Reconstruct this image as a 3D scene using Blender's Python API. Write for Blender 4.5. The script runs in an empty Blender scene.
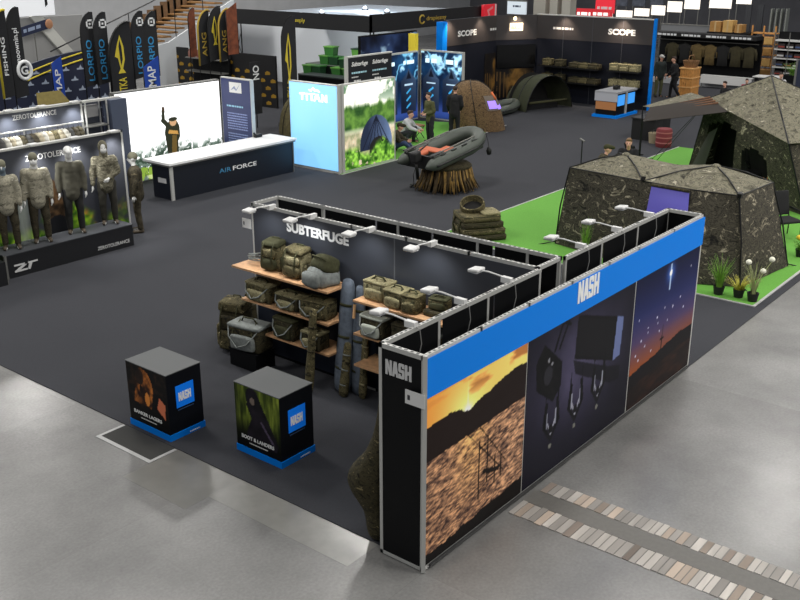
import bpy, bmesh, math, random
import numpy as np
from mathutils import Vector, Matrix, Quaternion, noise as mn
S = bpy.context.scene
C = S.collection
R = random.Random(7)
# ------------------------------------------------------------------ camera, world, lights, exposure
CAM = Vector((-6.9434, -5.2792, 6.2707)); YAW, PITCH, FPX = 0.6778, 0.3499, 972.4
cd = bpy.data.cameras.new('camera'); cam = bpy.data.objects.new('camera', cd); C.objects.link(cam)
FW = Vector((math.cos(PITCH)*math.cos(YAW), math.cos(PITCH)*math.sin(YAW), -math.sin(PITCH)))
RT = FW.cross(Vector((0, 0, 1))).normalized(); UP = RT.cross(FW)
cam.matrix_world = Matrix(((RT.x, UP.x, -FW.x, CAM.x), (RT.y, UP.y, -FW.y, CAM.y), (RT.z, UP.z, -FW.z, CAM.z), (0, 0, 0, 1)))
cd.sensor_width = 36; cd.lens = FPX/800*36; cd.clip_end = 300
S.camera = cam
S.view_settings.view_transform = 'Standard'; S.view_settings.look = 'None'; S.view_settings.gamma = 1.0
S.view_settings.use_curve_mapping = False; S.view_settings.exposure = 0.0
w = bpy.data.worlds.new('hall_air'); S.world = w; w.use_nodes = True
w.node_tree.nodes['Background'].inputs[0].default_value = (0.78, 0.86, 1.0, 1)
w.node_tree.nodes['Background'].inputs[1].default_value = 0.16
def area(name, loc, size, power, col=(1, 1, 1), aim=None, sy=None):
    l = bpy.data.lights.new(name, 'AREA'); l.energy = power; l.color = col; l.size = size
    if sy: l.shape = 'RECTANGLE'; l.size_y = sy
    o = bpy.data.objects.new(name, l); C.objects.link(o); o.location = loc
    if aim: o.rotation_euler = (Vector(aim)-Vector(loc)).to_track_quat('-Z', 'Y').to_euler()
    return o
for hx, pw in ((-6, (240, 200, 380, 460, 500)), (3, (560, 200, 460, 560, 600)), (12, (860, 330, 380, 440, 600)), (21, (600, 380, 320, 320, 700)), (30, (300, 300, 260, 260, 500)), (39, (300, 300, 300, 260, 400))):
    for hy, e in zip((-15, -7, 2, 11, 20, 30), ({-6: 200, 3: 420, 12: 800, 21: 800}.get(hx, 300),)+pw):  # overhead lamps unseen; both end rows added to brighten front faces and far wall
        area('unseen_hall_lamp', (hx, hy, 10.5), 1.6, e, (1, .97, .93))
# pixel of the photograph -> point of the place, on a plane z=, x= or y= (used to measure the place once)
def _ray(px, py): return FW*FPX + RT*(px-400) - UP*(py-300)
def F(px, py, z=0.0):
    d = _ray(px, py); return CAM + d*((z-CAM.z)/d.z)
def PX(px, py, x):
    d = _ray(px, py); return CAM + d*((x-CAM.x)/d.x)
def PY(px, py, y):
    d = _ray(px, py); return CAM + d*((y-CAM.y)/d.y)
def V(*a): return Vector(a)
# ------------------------------------------------------------------ materials
def lin(c): return tuple(((v/255)/12.92 if v/255 <= .04045 else ((v/255+.055)/1.055)**2.4) for v in c)
_M = {}
def mat(name, rgb, rough=.6, metal=0., noise=0., scale=30., spec=.5, bump=0.):
    if name in _M: return _M[name]
    m = bpy.data.materials.new(name); m.use_nodes = True; nt = m.node_tree; b = nt.nodes['Principled BSDF']
    c = lin(rgb); b.inputs['Base Color'].default_value = (*c, 1); b.inputs['Roughness'].default_value = rough
    b.inputs['Metallic'].default_value = metal; b.inputs['Specular IOR Level'].default_value = spec
    if noise or bump:
        tc = nt.nodes.new('ShaderNodeTexCoord'); n = nt.nodes.new('ShaderNodeTexNoise'); n.inputs['Scale'].default_value = scale
        n.inputs['Detail'].default_value = 5; nt.links.new(tc.outputs['Object'], n.inputs['Vector'])
        if noise:
            r = nt.nodes.new('ShaderNodeValToRGB'); r.color_ramp.elements[0].position = .3; r.color_ramp.elements[1].position = .7
            r.color_ramp.elements[0].color = (*[v*(1-noise) for v in c], 1); r.color_ramp.elements[1].color = (*[min(1, v*(1+noise)) for v in c], 1)
            nt.links.new(n.outputs['Fac'], r.inputs[0]); nt.links.new(r.outputs[0], b.inputs['Base Color'])
        if bump:
            bp = nt.nodes.new('ShaderNodeBump'); bp.inputs['Strength'].default_value = bump; bp.inputs['Distance'].default_value = .02
            nt.links.new(n.outputs['Fac'], bp.inputs['Height']); nt.links.new(bp.outputs[0], b.inputs['Normal'])
    _M[name] = m; return m
def emat(name, rgb, st=1.0):
    if name in _M: return _M[name]
    m = bpy.data.materials.new(name); m.use_nodes = True; b = m.node_tree.nodes['Principled BSDF']; c = lin(rgb)
    b.inputs['Base Color'].default_value = (*c, 1); b.inputs['Emission Color'].default_value = (*c, 1); b.inputs['Emission Strength'].default_value = st
    _M[name] = m; return m
def camo(name, cols, scale=5., rough=.85, stretch=1.6, wrinkle=.35):
    # printed camouflage cloth: distorted blotches of several colours
    if name in _M: return _M[name]
    m = bpy.data.materials.new(name); m.use_nodes = True; nt = m.node_tree; b = nt.nodes['Principled BSDF']
    N = nt.nodes.new; L = nt.links.new
    tc = N('ShaderNodeTexCoord'); mp = N('ShaderNodeMapping'); mp.inputs['Scale'].default_value = (1, 1, stretch); L(tc.outputs['Object'], mp.inputs[0])
    n1 = N('ShaderNodeTexNoise'); n1.inputs['Scale'].default_value = scale; n1.inputs['Detail'].default_value = 6; n1.inputs['Roughness'].default_value = .72; n1.inputs['Distortion'].default_value = 1.4
    L(mp.outputs[0], n1.inputs['Vector'])
    r = N('ShaderNodeValToRGB'); r.color_ramp.interpolation = 'EASE'
    n = len(cols); e = r.color_ramp.elements; e[0].position = .34; e[1].position = .66
    e[0].color = (*lin(cols[0]), 1); e[1].color = (*lin(cols[-1]), 1)
    for i in range(1, n-1):
        k = e.new(.34+.32*i/(n-1)); k.color = (*lin(cols[i]), 1)
    L(n1.outputs['Fac'], r.inputs[0]); L(r.outputs[0], b.inputs['Base Color'])
    n2 = N('ShaderNodeTexNoise'); n2.inputs['Scale'].default_value = scale*1.3; n2.inputs['Detail'].default_value = 3; L(tc.outputs['Object'], n2.inputs['Vector'])
    bp = N('ShaderNodeBump'); bp.inputs['Strength'].default_value = wrinkle; bp.inputs['Distance'].default_value = .06
    L(n2.outputs['Fac'], bp.inputs['Height']); L(bp.outputs[0], b.inputs['Normal'])
    b.inputs['Roughness'].default_value = rough; b.inputs['Specular IOR Level'].default_value = .25
    _M[name] = m; return m
def print_mat(emit=0.0, rough=.55):
    k = f'printed_graphic_{emit}_{rough}'
    if k in _M: return _M[k]
    m = bpy.data.materials.new(k); m.use_nodes = True; nt = m.node_tree; b = nt.nodes['Principled BSDF']
    a = nt.nodes.new('ShaderNodeAttribute'); a.attribute_name = 'ink'
    nt.links.new(a.outputs['Color'], b.inputs['Base Color']); b.inputs['Roughness'].default_value = rough; b.inputs['Specular IOR Level'].default_value = .15
    if emit:
        nt.links.new(a.outputs['Color'], b.inputs['Emission Color']); b.inputs['Emission Strength'].default_value = emit
    _M[k] = m; return m
# ------------------------------------------------------------------ mesh building
class MB:
    def __init__(s): s.v = []; s.f = []
    def add(s, vs, fs):
        n = len(s.v); s.v += [tuple(v) for v in vs]; s.f += [tuple(i+n for i in f) for f in fs]; return s
    def box(s, x0, y0, z0, x1, y1, z1):
        return s.add([(x0,y0,z0),(x1,y0,z0),(x1,y1,z0),(x0,y1,z0),(x0,y0,z1),(x1,y0,z1),(x1,y1,z1),(x0,y1,z1)],
                     [(0,3,2,1),(4,5,6,7),(0,1,5,4),(1,2,6,5),(2,3,7,6),(3,0,4,7)])
    def cbox(s, c, d): return s.box(c[0]-d[0]/2, c[1]-d[1]/2, c[2]-d[2]/2, c[0]+d[0]/2, c[1]+d[1]/2, c[2]+d[2]/2)
    def obox(s, p, ax, ay, az):
        p = Vector(p); ax, ay, az = Vector(ax), Vector(ay), Vector(az)
        q = [p, p+ax, p+ax+ay, p+ay]; q += [v+az for v in q]
        return s.add(q, [(0,3,2,1),(4,5,6,7),(0,1,5,4),(1,2,6,5),(2,3,7,6),(3,0,4,7)])
    def tube(s, pts, r, n=8, closed=False):
        pts = [Vector(p) for p in pts]; m = len(pts); rs = r if isinstance(r, (list, tuple)) else [r]*m
        base = len(s.v); prev = None
        for i, p in enumerate(pts):
            if closed: t = pts[(i+1) % m]-pts[i-1]
            else: t = pts[min(i+1, m-1)]-pts[max(i-1, 0)]
            t = t.normalized() if t.length > 1e-9 else Vector((0, 0, 1))
            if prev is None: a = t.orthogonal().normalized()
            else:
                a = prev-t*prev.dot(t); a = a.normalized() if a.length > 1e-6 else t.orthogonal().normalized()
            prev = a; b = t.cross(a)
            for k in range(n):
                an = 2*math.pi*k/n; s.v.append(tuple(p+(a*math.cos(an)+b*math.sin(an))*rs[i]))
        for i in range(m if closed else m-1):
            j = (i+1) % m
            for k in range(n): s.f.append((base+i*n+k, base+i*n+(k+1) % n, base+j*n+(k+1) % n, base+j*n+k))
        if not closed:
            s.f.append(tuple(base+k for k in range(n))[::-1]); s.f.append(tuple(base+(m-1)*n+k for k in range(n)))
        return s
    def cap(s, p0, p1, r0, r1=None, n=12):
        # capsule with round ends
        r1 = r0 if r1 is None else r1; p0, p1 = Vector(p0), Vector(p1); d = p1-p0; L = d.length
        t = d.normalized() if L > 1e-9 else Vector((0, 0, 1)); P, rr = [], []
        for a in (-80, -55, -25, 0): P.append(p0+t*r0*math.sin(math.radians(a))); rr.append(r0*math.cos(math.radians(a)))
        for a in (0, 25, 55, 80): P.append(p1+t*r1*math.sin(math.radians(a))); rr.append(r1*math.cos(math.radians(a)))
        return s.tube(P, rr, n)
    def ell(s, c, r, n=14, m=9, rot=None):
        vs, fs = [], []
        for i in range(m+1):
            th = math.pi*i/m
            for k in range(n):
                a = 2*math.pi*k/n; v = Vector((r[0]*math.sin(th)*math.cos(a), r[1]*math.sin(th)*math.sin(a), r[2]*math.cos(th)))
                if rot: v = rot @ v
                vs.append(v+Vector(c))
        for i in range(m):
            for k in range(n): fs.append((i*n+k, (i+1)*n+k, (i+1)*n+(k+1) % n, i*n+(k+1) % n))
        return s.add(vs, fs)
    def loft(s, rings, cap=True, close=True):
        n = len(rings[0]); base = len(s.v)
        for r in rings: s.v += [tuple(v) for v in r]
        for i in range(len(rings)-1):
            for k in range(n if close else n-1): s.f.append((base+i*n+k, base+i*n+(k+1) % n, base+(i+1)*n+(k+1) % n, base+(i+1)*n+k))
        if cap:
            s.f.append(tuple(base+k for k in range(n))[::-1]); s.f.append(tuple(base+(len(rings)-1)*n+k for k in range(n)))
        return s
    def prism(s, poly, o, r, u, d):
        # polygon in (right, up) coordinates, extruded along -normal side by d
        o, r, u = Vector(o), Vector(r), Vector(u); nrm = r.cross(u)
        a = [o+r*x+u*y+nrm*d for x, y in poly]; b = [o+r*x+u*y for x, y in poly]; n = len(poly)
        return s.add(a+b, [tuple(range(n)), tuple(range(2*n-1, n-1, -1))]+[(i, n+i, n+(i+1) % n, (i+1) % n) for i in range(n)])
    def lathe(s, prof, c=(0, 0, 0), n=20, wob=None):
        c = Vector(c); rings = []
        for r, z in prof:
            rings.append([c+Vector((r*(1+(wob(2*math.pi*k/n, z) if wob else 0))*math.cos(2*math.pi*k/n), r*(1+(wob(2*math.pi*k/n, z) if wob else 0))*math.sin(2*math.pi*k/n), z)) for k in range(n)])
        return s.loft(rings)
    def build(s, name, m, parent=None, smooth=None, mods=()):
        me = bpy.data.meshes.new(name); me.from_pydata(s.v, [], s.f); me.update()
        bm = bmesh.new(); bm.from_mesh(me); bmesh.ops.recalc_face_normals(bm, faces=bm.faces); bm.to_mesh(me); bm.free()
        me.materials.append(m); o = bpy.data.objects.new(name, me); C.objects.link(o)
        if smooth is not None:
            for p in me.polygons: p.use_smooth = True
            if smooth > 0: me.set_sharp_from_angle(angle=math.radians(smooth))
        if parent: o.parent = parent
        return o
def bake(o, *mods):
    # apply modifiers given as (type, {settings})
    for t, kw in mods:
        md = o.modifiers.new(t, t)
        for k, v in kw.items(): setattr(md, k, v)
    dg = bpy.context.evaluated_depsgraph_get(); dg.update()
    me = bpy.data.meshes.new_from_object(o.evaluated_get(dg)); old = o.data
    mats = list(old.materials); o.modifiers.clear(); o.data = me
    me.materials.clear()
    for m in mats: me.materials.append(m)
    bpy.data.meshes.remove(old); return o
def smooth(o, ang=0):
    for p in o.data.polygons: p.use_smooth = True
    if ang: o.data.set_sharp_from_angle(angle=math.radians(ang))
    return o
def soft(name, mb, m, parent=None, vox=.02, it=4, wob=0., wsc=8.):
    # organic union of overlapping pieces: ONE continuous surface
    o = mb.build(name, m, parent)
    bake(o, ('REMESH', dict(mode='VOXEL', voxel_size=vox)), ('SMOOTH', dict(factor=.5, iterations=it)))
    if wob:
        for v in o.data.vertices:
            n = mn.noise_vector(v.co*wsc); v.co += Vector(n)*wob
    return smooth(o)
def rbox(name, size, m, parent=None, r=.03, seg=3, c=(0, 0, 0), bulge=0., taper=0., wob=0., rz=0., rx=0., ry=0.):
    # soft-cornered box (bags, cushions); bulge swells the faces
    bm = bmesh.new(); bmesh.ops.create_cube(bm, size=1)
    for v in bm.verts: v.co = Vector((v.co.x*size[0], v.co.y*size[1], v.co.z*size[2]))
    bmesh.ops.bevel(bm, geom=bm.edges[:], offset=min(r, min(size)*.45), segments=seg, affect='EDGES', profile=.6)
    bmesh.ops.subdivide_edges(bm, edges=[e for e in bm.edges if e.calc_length() > max(.06, min(size)*.5)], cuts=3, use_grid_fill=True)
    R_ = (Matrix.Rotation(rz, 3, 'Z') @ Matrix.Rotation(ry, 3, 'Y') @ Matrix.Rotation(rx, 3, 'X'))
    sd = R.random()*100
    for v in bm.verts:
        a, b_, c_ = v.co.x/size[0]*2, v.co.y/size[1]*2, v.co.z/size[2]*2
        k = 1+bulge*((1-b_*b_)*(1-c_*c_)); k2 = 1+bulge*((1-a*a)*(1-c_*c_)); k3 = 1+bulge*((1-a*a)*(1-b_*b_))
        t = 1-taper*(c_+1)/2
        v.co = Vector((v.co.x*k*t, v.co.y*k2*t, v.co.z*k3))
        if wob: v.co += Vector(mn.noise_vector(v.co*7+Vector((sd, 0, 0))))*wob
        v.co = R_ @ v.co + Vector(c)
    bmesh.ops.recalc_face_normals(bm, faces=bm.faces)
    me = bpy.data.meshes.new(name); bm.to_mesh(me); bm.free(); me.materials.append(m)
    o = bpy.data.objects.new(name, me); C.objects.link(o)
    if parent: o.parent = parent
    return smooth(o)
# ------------------------------------------------------------------ things, tags, copies
def tag(o, label=None, cat=None, group=None, kind=None):
    if label: o['label'] = label
    if cat: o['category'] = cat
    if group: o['group'] = group
    if kind: o['kind'] = kind
    return o
def thing(name, label, cat, loc=(0, 0, 0), rz=0., group=None):
    o = bpy.data.objects.new(name, None); C.objects.link(o); o.location = loc; o.rotation_euler = (0, 0, rz); o.empty_display_size = .1
    return tag(o, label, cat, group)
def kids(o): return [c for c in bpy.data.objects if c.parent == o]
def dup(o, loc=None, rz=None, label=None, parent=None):
    c = o.copy(); C.objects.link(c)
    if parent: c.parent = parent
    for ch in kids(o): dup(ch, parent=c)
    if loc is not None: c.location = loc
    if rz is not None: c.rotation_euler = (0, 0, rz)
    if label: c['label'] = label
    return c
def text(name, body, o, r, u, h, m, parent=None, width=None, bold=0., d=.004, shear=0.):
    # flat letters: left-bottom at o, running along r, upright along u, capital height h
    cu = bpy.data.curves.new(name, 'FONT'); cu.body = body; cu.size = 1; cu.extrude = .001; cu.offset = bold; cu.resolution_u = 3; cu.shear = shear
    t = bpy.data.objects.new(name, cu); C.objects.link(t); dg = bpy.context.evaluated_depsgraph_get(); dg.update()
    me = bpy.data.meshes.new_from_object(t.evaluated_get(dg)); bpy.data.objects.remove(t); bpy.data.curves.remove(cu)
    xs = [v.co.x for v in me.vertices]; ys = [v.co.y for v in me.vertices]
    x0, x1, y0, y1 = min(xs), max(xs), min(ys), max(ys)
    cap = .73 if not any(c.isupper() or c.isdigit() for c in body) else y1-max(y0, -.03)
    ky = h/(cap if cap else 1); kx = (width/(x1-x0)) if width else ky
    o, r, u = Vector(o), Vector(r).normalized(), Vector(u).normalized(); n = r.cross(u)
    for v in me.vertices:
        c = v.co.copy(); v.co = o+r*((c.x-x0)*kx)+u*((c.y-max(y0, -.03))*ky)+n*(d if c.z > 0 else 0)
    me.materials.clear(); me.materials.append(m); me.name = name
    ob = bpy.data.objects.new(name, me); C.objects.link(ob)
    if parent: ob.parent = parent
    return ob
NASH = [[(0,0),(0,1),(.23,1),(.42,.5),(.42,1),(.63,1),(.63,0),(.4,0),(.21,.52),(.21,0)],
        [(.66,0),(.82,1),(1.1,1),(1.26,0),(1.05,0),(1.03,.2),(.89,.2),(.87,0)],
        [(1.27,0),(1.77,0),(1.85,.08),(1.85,.5),(1.77,.6),(1.49,.6),(1.49,.82),(1.62,.82),(1.62,.7),(1.85,.7),(1.85,.92),(1.77,1),(1.35,1),(1.27,.92),(1.27,.5),(1.35,.4),(1.62,.4),(1.62,.18),(1.49,.18),(1.49,.3),(1.27,.3)],
        [(1.9,0),(1.9,1),(2.13,1),(2.13,.6),(2.3,.62),(2.3,1),(2.53,1),(2.53,0),(2.3,0),(2.3,.4),(2.13,.36),(2.13,0)]]
def nash(o, r, u, wd, h, m, parent=None, d=.006):
    mb = MB()
    for p in NASH: mb.prism([(x/2.53*wd, y*h) for x, y in p], o, r, u, d)
    return mb.build('lettering', m, parent)
def bars(name, o, r, u, rows, m, parent=None, d=.003, seed=1):
    # unreadably small printed lines: rows of (x0, x1, y, height)
    q = random.Random(seed); mb = MB()
    for x0, x1, y, h in rows:
        x = x0
        while x < x1:
            wd = h*q.uniform(.8, 2.6); e = min(x+wd, x1); mb.prism([(x, y), (e, y), (e, y+h), (x, y+h)], o, r, u, d); x = e+h*.45
    return mb.build(name, m, parent)
def fbm(x, y, sd=0, oct_=4):
    # numpy value noise in 0..1
    t = np.zeros_like(x); a = .5; tot = 0
    for k in range(oct_):
        xi, yi = np.floor(x).astype(int), np.floor(y).astype(int); fx, fy = x-xi, y-yi; fx = fx*fx*(3-2*fx); fy = fy*fy*(3-2*fy)
        def hsh(i, j):
            q = (i*374761393+j*668265263+(sd+k*17)*974711) & 0xffffffff; q = ((q ^ (q >> 13))*1274126177) & 0xffffffff; return ((q ^ (q >> 16)) & 0xffff)/65535.
        t = t+a*((hsh(xi, yi)*(1-fx)+hsh(xi+1, yi)*fx)*(1-fy)+(hsh(xi, yi+1)*(1-fx)+hsh(xi+1, yi+1)*fx)*fy)
        tot += a; a *= .5; x, y = x*2.03, y*2.03
    return t/tot
def picture(name, o, r, u, wd, h, nx, ny, fn, parent=None, emit=0., d=.004, rough=.55):
    # a printed picture: a thin sheet whose ink colours come from fn(x, y) in metres
    X, Y = np.meshgrid(np.linspace(0, wd, nx), np.linspace(0, h, ny)); c = np.clip(fn(X, Y), 0, 255)/255
    c = np.where(c <= .04045, c/12.92, ((c+.055)/1.055)**2.4).reshape(-1, 3)
    o, r, u = Vector(o), Vector(r).normalized(), Vector(u).normalized(); n = r.cross(u)*d
    vs = [tuple(o+r*float(x)+u*float(y)+n) for x, y in zip(X.ravel(), Y.ravel())]
    fs = [(j*nx+i, j*nx+i+1, (j+1)*nx+i+1, (j+1)*nx+i) for j in range(ny-1) for i in range(nx-1)]
    k = len(vs); bk = [(0, 0), (wd, 0), (wd, h), (0, h)]; vs += [tuple(o+r*x+u*y) for x, y in bk]
    ed = [0, nx-1, ny*nx-1, (ny-1)*nx]
    fs += [(k+3, k+2, k+1, k)]
    rims = [list(range(0, nx)), [j*nx+nx-1 for j in range(ny)], [(ny-1)*nx+i for i in range(nx-1, -1, -1)], [j*nx for j in range(ny-1, -1, -1)]]
    for q, rim in enumerate(rims): fs.append(tuple([k+q, k+(q+1) % 4]+rim[::-1]))
    me = bpy.data.meshes.new(name); me.from_pydata(vs, [], fs); me.update()
    at = me.color_attributes.new('ink', 'FLOAT_COLOR', 'POINT'); full = np.ones((len(vs), 4), 'f'); full[:k, :3] = c; full[k:, :3] = .02
    at.data.foreach_set('color', full.ravel()); me.materials.append(print_mat(emit, rough))
    ob = bpy.data.objects.new(name, me); C.objects.link(ob)
    if parent: ob.parent = parent
    return ob
def mixc(a, b, t):
    t = np.clip(t, 0, 1)[..., None]; return np.asarray(a, float)*(1-t)+np.asarray(b, float)*t
def put(img, mask, col):
    m = np.clip(mask, 0, 1)[..., None]; return img*(1-m)+np.asarray(col, float)*m
def seg(X, Y, a, b, wd):
    ax, ay = a; bx, by = b; L = (bx-ax)**2+(by-ay)**2; t = np.clip(((X-ax)*(bx-ax)+(Y-ay)*(by-ay))/L, 0, 1)
    dd = np.hypot(X-ax-t*(bx-ax), Y-ay-t*(by-ay)); return (dd < wd).astype(float)
def inside(X, Y, poly):
    r = np.zeros(X.shape, bool); n = len(poly)
    for i in range(n):
        x0, y0 = poly[i]; x1, y1 = poly[(i+1) % n]
        if y0 == y1: continue
        c = ((y0 > Y) != (y1 > Y)) & (X < (x1-x0)*(Y-y0)/(y1-y0)+x0); r ^= c
    return r.astype(float)
def blob(X, Y, cx, cy, rx, ry): return (((X-cx)/rx)**2+((Y-cy)/ry)**2 < 1).astype(float)
# shared materials
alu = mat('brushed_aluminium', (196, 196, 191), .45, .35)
alud = mat('darker_aluminium_profile', (120, 120, 116), .5, .5)  # darker aluminium used for secondary posts and trims
blk = mat('matt_black_laminate', (8, 9, 11), .55, spec=.2)
navy = mat('dark_navy_wall_panel', (44, 48, 58), .5)
blackfab = mat('black_fabric', (16, 16, 17), .9)
blackmet = mat('black_metal', (18, 18, 18), .45, .3)
white = mat('white_print', (235, 235, 232), .5)
wht = mat('white_plastic', (215, 215, 212), .4)
nblue = mat('bright_blue_print', (0, 124, 226), .55, spec=.15)
wood = mat('pale_pine_board', (196, 152, 110), .6, 0, .18, 14)
grnc = mat('green_exhibition_carpet', (92, 152, 54), .95, 0, .14, 60)
CM = camo('olive_camouflage_cloth', [(24, 22, 14), (56, 52, 35), (100, 92, 63), (66, 62, 42), (178, 164, 122)], 8)
CMD = camo('dark_camouflage_cloth', [(15, 14, 10), (38, 36, 25), (68, 62, 42), (44, 42, 29), (124, 112, 80)], 8)
CML = camo('light_camouflage_cloth', [(64, 60, 42), (108, 102, 74), (146, 138, 104), (112, 106, 78), (206, 196, 158)], 8)
TENT = camo('tent_camouflage_cloth', [(16, 16, 14), (42, 40, 33), (76, 72, 60), (36, 35, 30), (106, 100, 84), (170, 162, 140)], 3.4)
OLV = mat('olive_cloth', (62, 62, 42), .9, 0, .2, 20, .2, .2)
GRY = mat('grey_cloth', (120, 124, 120), .9, 0, .2, 20, .2, .2)
RX, RY, RZ = Vector((1, 0, 0)), Vector((0, 1, 0)), Vector((0, 0, 1))
# ================================================================== the hall: floor, walls
def struct(name, mb, m): o = mb.build(name, m); o['kind'] = 'structure'; return o
conc = bpy.data.materials.new('polished_concrete'); conc.use_nodes = True
nt = conc.node_tree; b = nt.nodes['Principled BSDF']; N = nt.nodes.new; L = nt.links.new
tc = N('ShaderNodeTexCoord'); n1 = N('ShaderNodeTexNoise'); n1.inputs['Scale'].default_value = .55; n1.inputs['Detail'].default_value = 8; n1.inputs['Roughness'].default_value = .62
n2 = N('ShaderNodeTexNoise'); n2.inputs['Scale'].default_value = 28; n2.inputs['Detail'].default_value = 4
br = N('ShaderNodeTexBrick'); br.offset = 0; br.inputs['Scale'].default_value = 1; br.inputs['Brick Width'].default_value = 3.2; br.inputs['Row Height'].default_value = 3.2; br.inputs['Mortar Size'].default_value = .004
br.inputs['Color1'].default_value = (.2, .197, .188, 1); br.inputs['Color2'].default_value = (.245, .242, .232, 1); br.inputs['Mortar'].default_value = (.17, .165, .155, 1); br.inputs['Mortar Smooth'].default_value = 1
for n in (n1, n2, br): L(tc.outputs['Object'], n.inputs['Vector'])
r1 = N('ShaderNodeMapRange'); r1.inputs[1].default_value = .3; r1.inputs[2].default_value = .7; r1.inputs[3].default_value = .68; r1.inputs[4].default_value = 1.2; L(n1.outputs['Fac'], r1.inputs[0])
r2 = N('ShaderNodeMapRange'); r2.inputs[1].default_value = .25; r2.inputs[2].default_value = .75; r2.inputs[3].default_value = .86; r2.inputs[4].default_value = 1.1; L(n2.outputs['Fac'], r2.inputs[0])
mu = N('ShaderNodeMath'); mu.operation = 'MULTIPLY'; L(r1.outputs[0], mu.inputs[0]); L(r2.outputs[0], mu.inputs[1])
mx = N('ShaderNodeVectorMath'); mx.operation = 'SCALE'; L(br.outputs['Color'], mx.inputs[0]); L(mu.outputs[0], mx.inputs['Scale']); L(mx.outputs[0], b.inputs['Base Color'])
b.inputs['Roughness'].default_value = .27; b.inputs['Specular IOR Level'].default_value = .5
struct('floor', MB().box(-14, -14, -.2, 60, 50, 0), conc)
# inlaid brick strips crossing the concrete
brickm = bpy.data.materials.new('worn_pale_brick'); brickm.use_nodes = True; nt = brickm.node_tree; b = nt.nodes['Principled BSDF']; N = nt.nodes.new; L = nt.links.new
oi = N('ShaderNodeAttribute'); oi.attribute_name = 'ink'; L(oi.outputs['Color'], b.inputs['Base Color']); b.inputs['Roughness'].default_value = .8
def strip(name, x0, x1, y0, y1):
    mb = MB(); cols = []; y = y0; q = random.Random(int(x0*100))
    while y < y1:
        wd = q.uniform(.075, .1); a, c = q.uniform(0, .02), q.uniform(0, .02)
        if y+wd > y1: break
        mb.box(x0+a, y, -.03, x1-c, y+wd-.012, .006+q.uniform(0, .004)); k = q.uniform(.75, 1.1); t = q.random()
        base = (186, 180, 172) if t < .72 else ((184, 168, 152) if t < .93 else (158, 144, 132)); cols.append([v*k for v in base]); y += wd
    o = struct(name, mb, brickm); at = o.data.color_attributes.new('ink', 'FLOAT_COLOR', 'POINT')
    for i, v in enumerate(o.data.vertices):
        c = lin(cols[i//8]); f = .55+.75*mn.noise(v.co*3+Vector((0, i, 0)))**2+.3; at.data[i].color = (*[k*min(1.15, f) for k in c], 1)
    return o
strip('trim_1', 1.55, 1.9, -7, -.05); strip('trim_2', 2.2, 2.48, -7, -.05)
struct('trim_3', MB().box(1.9, -7, -.03, 2.2, -.05, .004), mat('smooth_concrete_band', (106, 104, 99), .6, 0, .08, 20))
carpm = mat('dark_grey_exhibition_carpet', (57, 58, 62), .96, 0, .34, 220, .2)
tag(MB().add([(.1, 0, .004), (44, 0, .004), (44, 32, .004), (.1, 32, .004), (.1, 0, .012), (44, 0, .012), (44, 32, .012), (.1, 32, .012)], [(0,3,2,1),(4,5,6,7),(0,1,5,4),(1,2,6,5),(2,3,7,6),(3,0,4,7)]).build('exhibition_carpet', carpm),
    'large dark grey carpet under all the exhibition stands', 'carpet')
t = thing('carpet_tile', 'dark square carpet tile taped beyond the carpet edge before the dog print plinth', 'carpet tile', (-.12, 4.74, 0))
MB().box(-.19, -.53, .001, .215, .53, .009).build('pile', mat('dark_carpet_tile', (52, 52, 50), .95, 0, .2, 200), t)
MB().box(-.25, -.58, .001, -.19, .58, .008).box(-.19, -.58, .001, .2, -.53, .008).box(-.19, .53, .001, .2, .58, .008).build('edge_tape', mat('pale_tape', (170, 170, 168), .5), t)
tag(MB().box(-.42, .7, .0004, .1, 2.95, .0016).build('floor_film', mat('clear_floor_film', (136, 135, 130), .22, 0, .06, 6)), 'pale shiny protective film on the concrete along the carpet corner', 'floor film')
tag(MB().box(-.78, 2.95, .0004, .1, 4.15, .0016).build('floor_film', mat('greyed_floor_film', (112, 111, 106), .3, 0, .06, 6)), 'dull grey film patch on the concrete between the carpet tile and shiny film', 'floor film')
g = thing('green_carpet', 'bright green carpet with silver edging under the camouflage tents', 'carpet', (10.25, .2, 0))
MB().box(0, 0, .012, 13.4, 7.32, .022).build('pile', grnc, g)
MB().box(-.05, -.05, .012, 13.4, .0, .028).box(-.05, 0, .012, 0, 7.32, .028).box(-.05, 7.32, .012, 13.4, 7.36, .028).build('edging', mat('silver_edging', (190, 190, 188), .4, .4), g)
g = thing('green_carpet', 'bright green carpet under the dome tent and the four people', 'carpet', (13.6, 13.45, 0))
MB().prism([(0, 0), (2.5, .05), (7.8, .45), (9.9, .8), (8.4, 4.6), (2.5, 4.6), (2.5, .45), (0, .3)], (0, 0, .012), RX, RY, .012).build('pile', grnc, g)
MB().prism([(0, -.05), (2.5, 0), (7.8, .4), (9.95, .76), (9.9, .8), (7.8, .45), (2.5, .05), (0, 0)], (0, 0, .012), RX, RY, .016).build('edging', mat('silver_edging', (190, 190, 188), .4, .4), g)
# far walls of the hall
struct('wall_left', MB().box(-14, 40, 0, 60, 40.3, 10), mat('light_grey_hall_wall', (176, 177, 178), .8, 0, .06, 1.5))
struct('wall_back', MB().box(58, -14, 0, 58.3, 40, 10), mat('dim_grey_hall_wall', (92, 92, 96), .85, 0, .15, .8))
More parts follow.
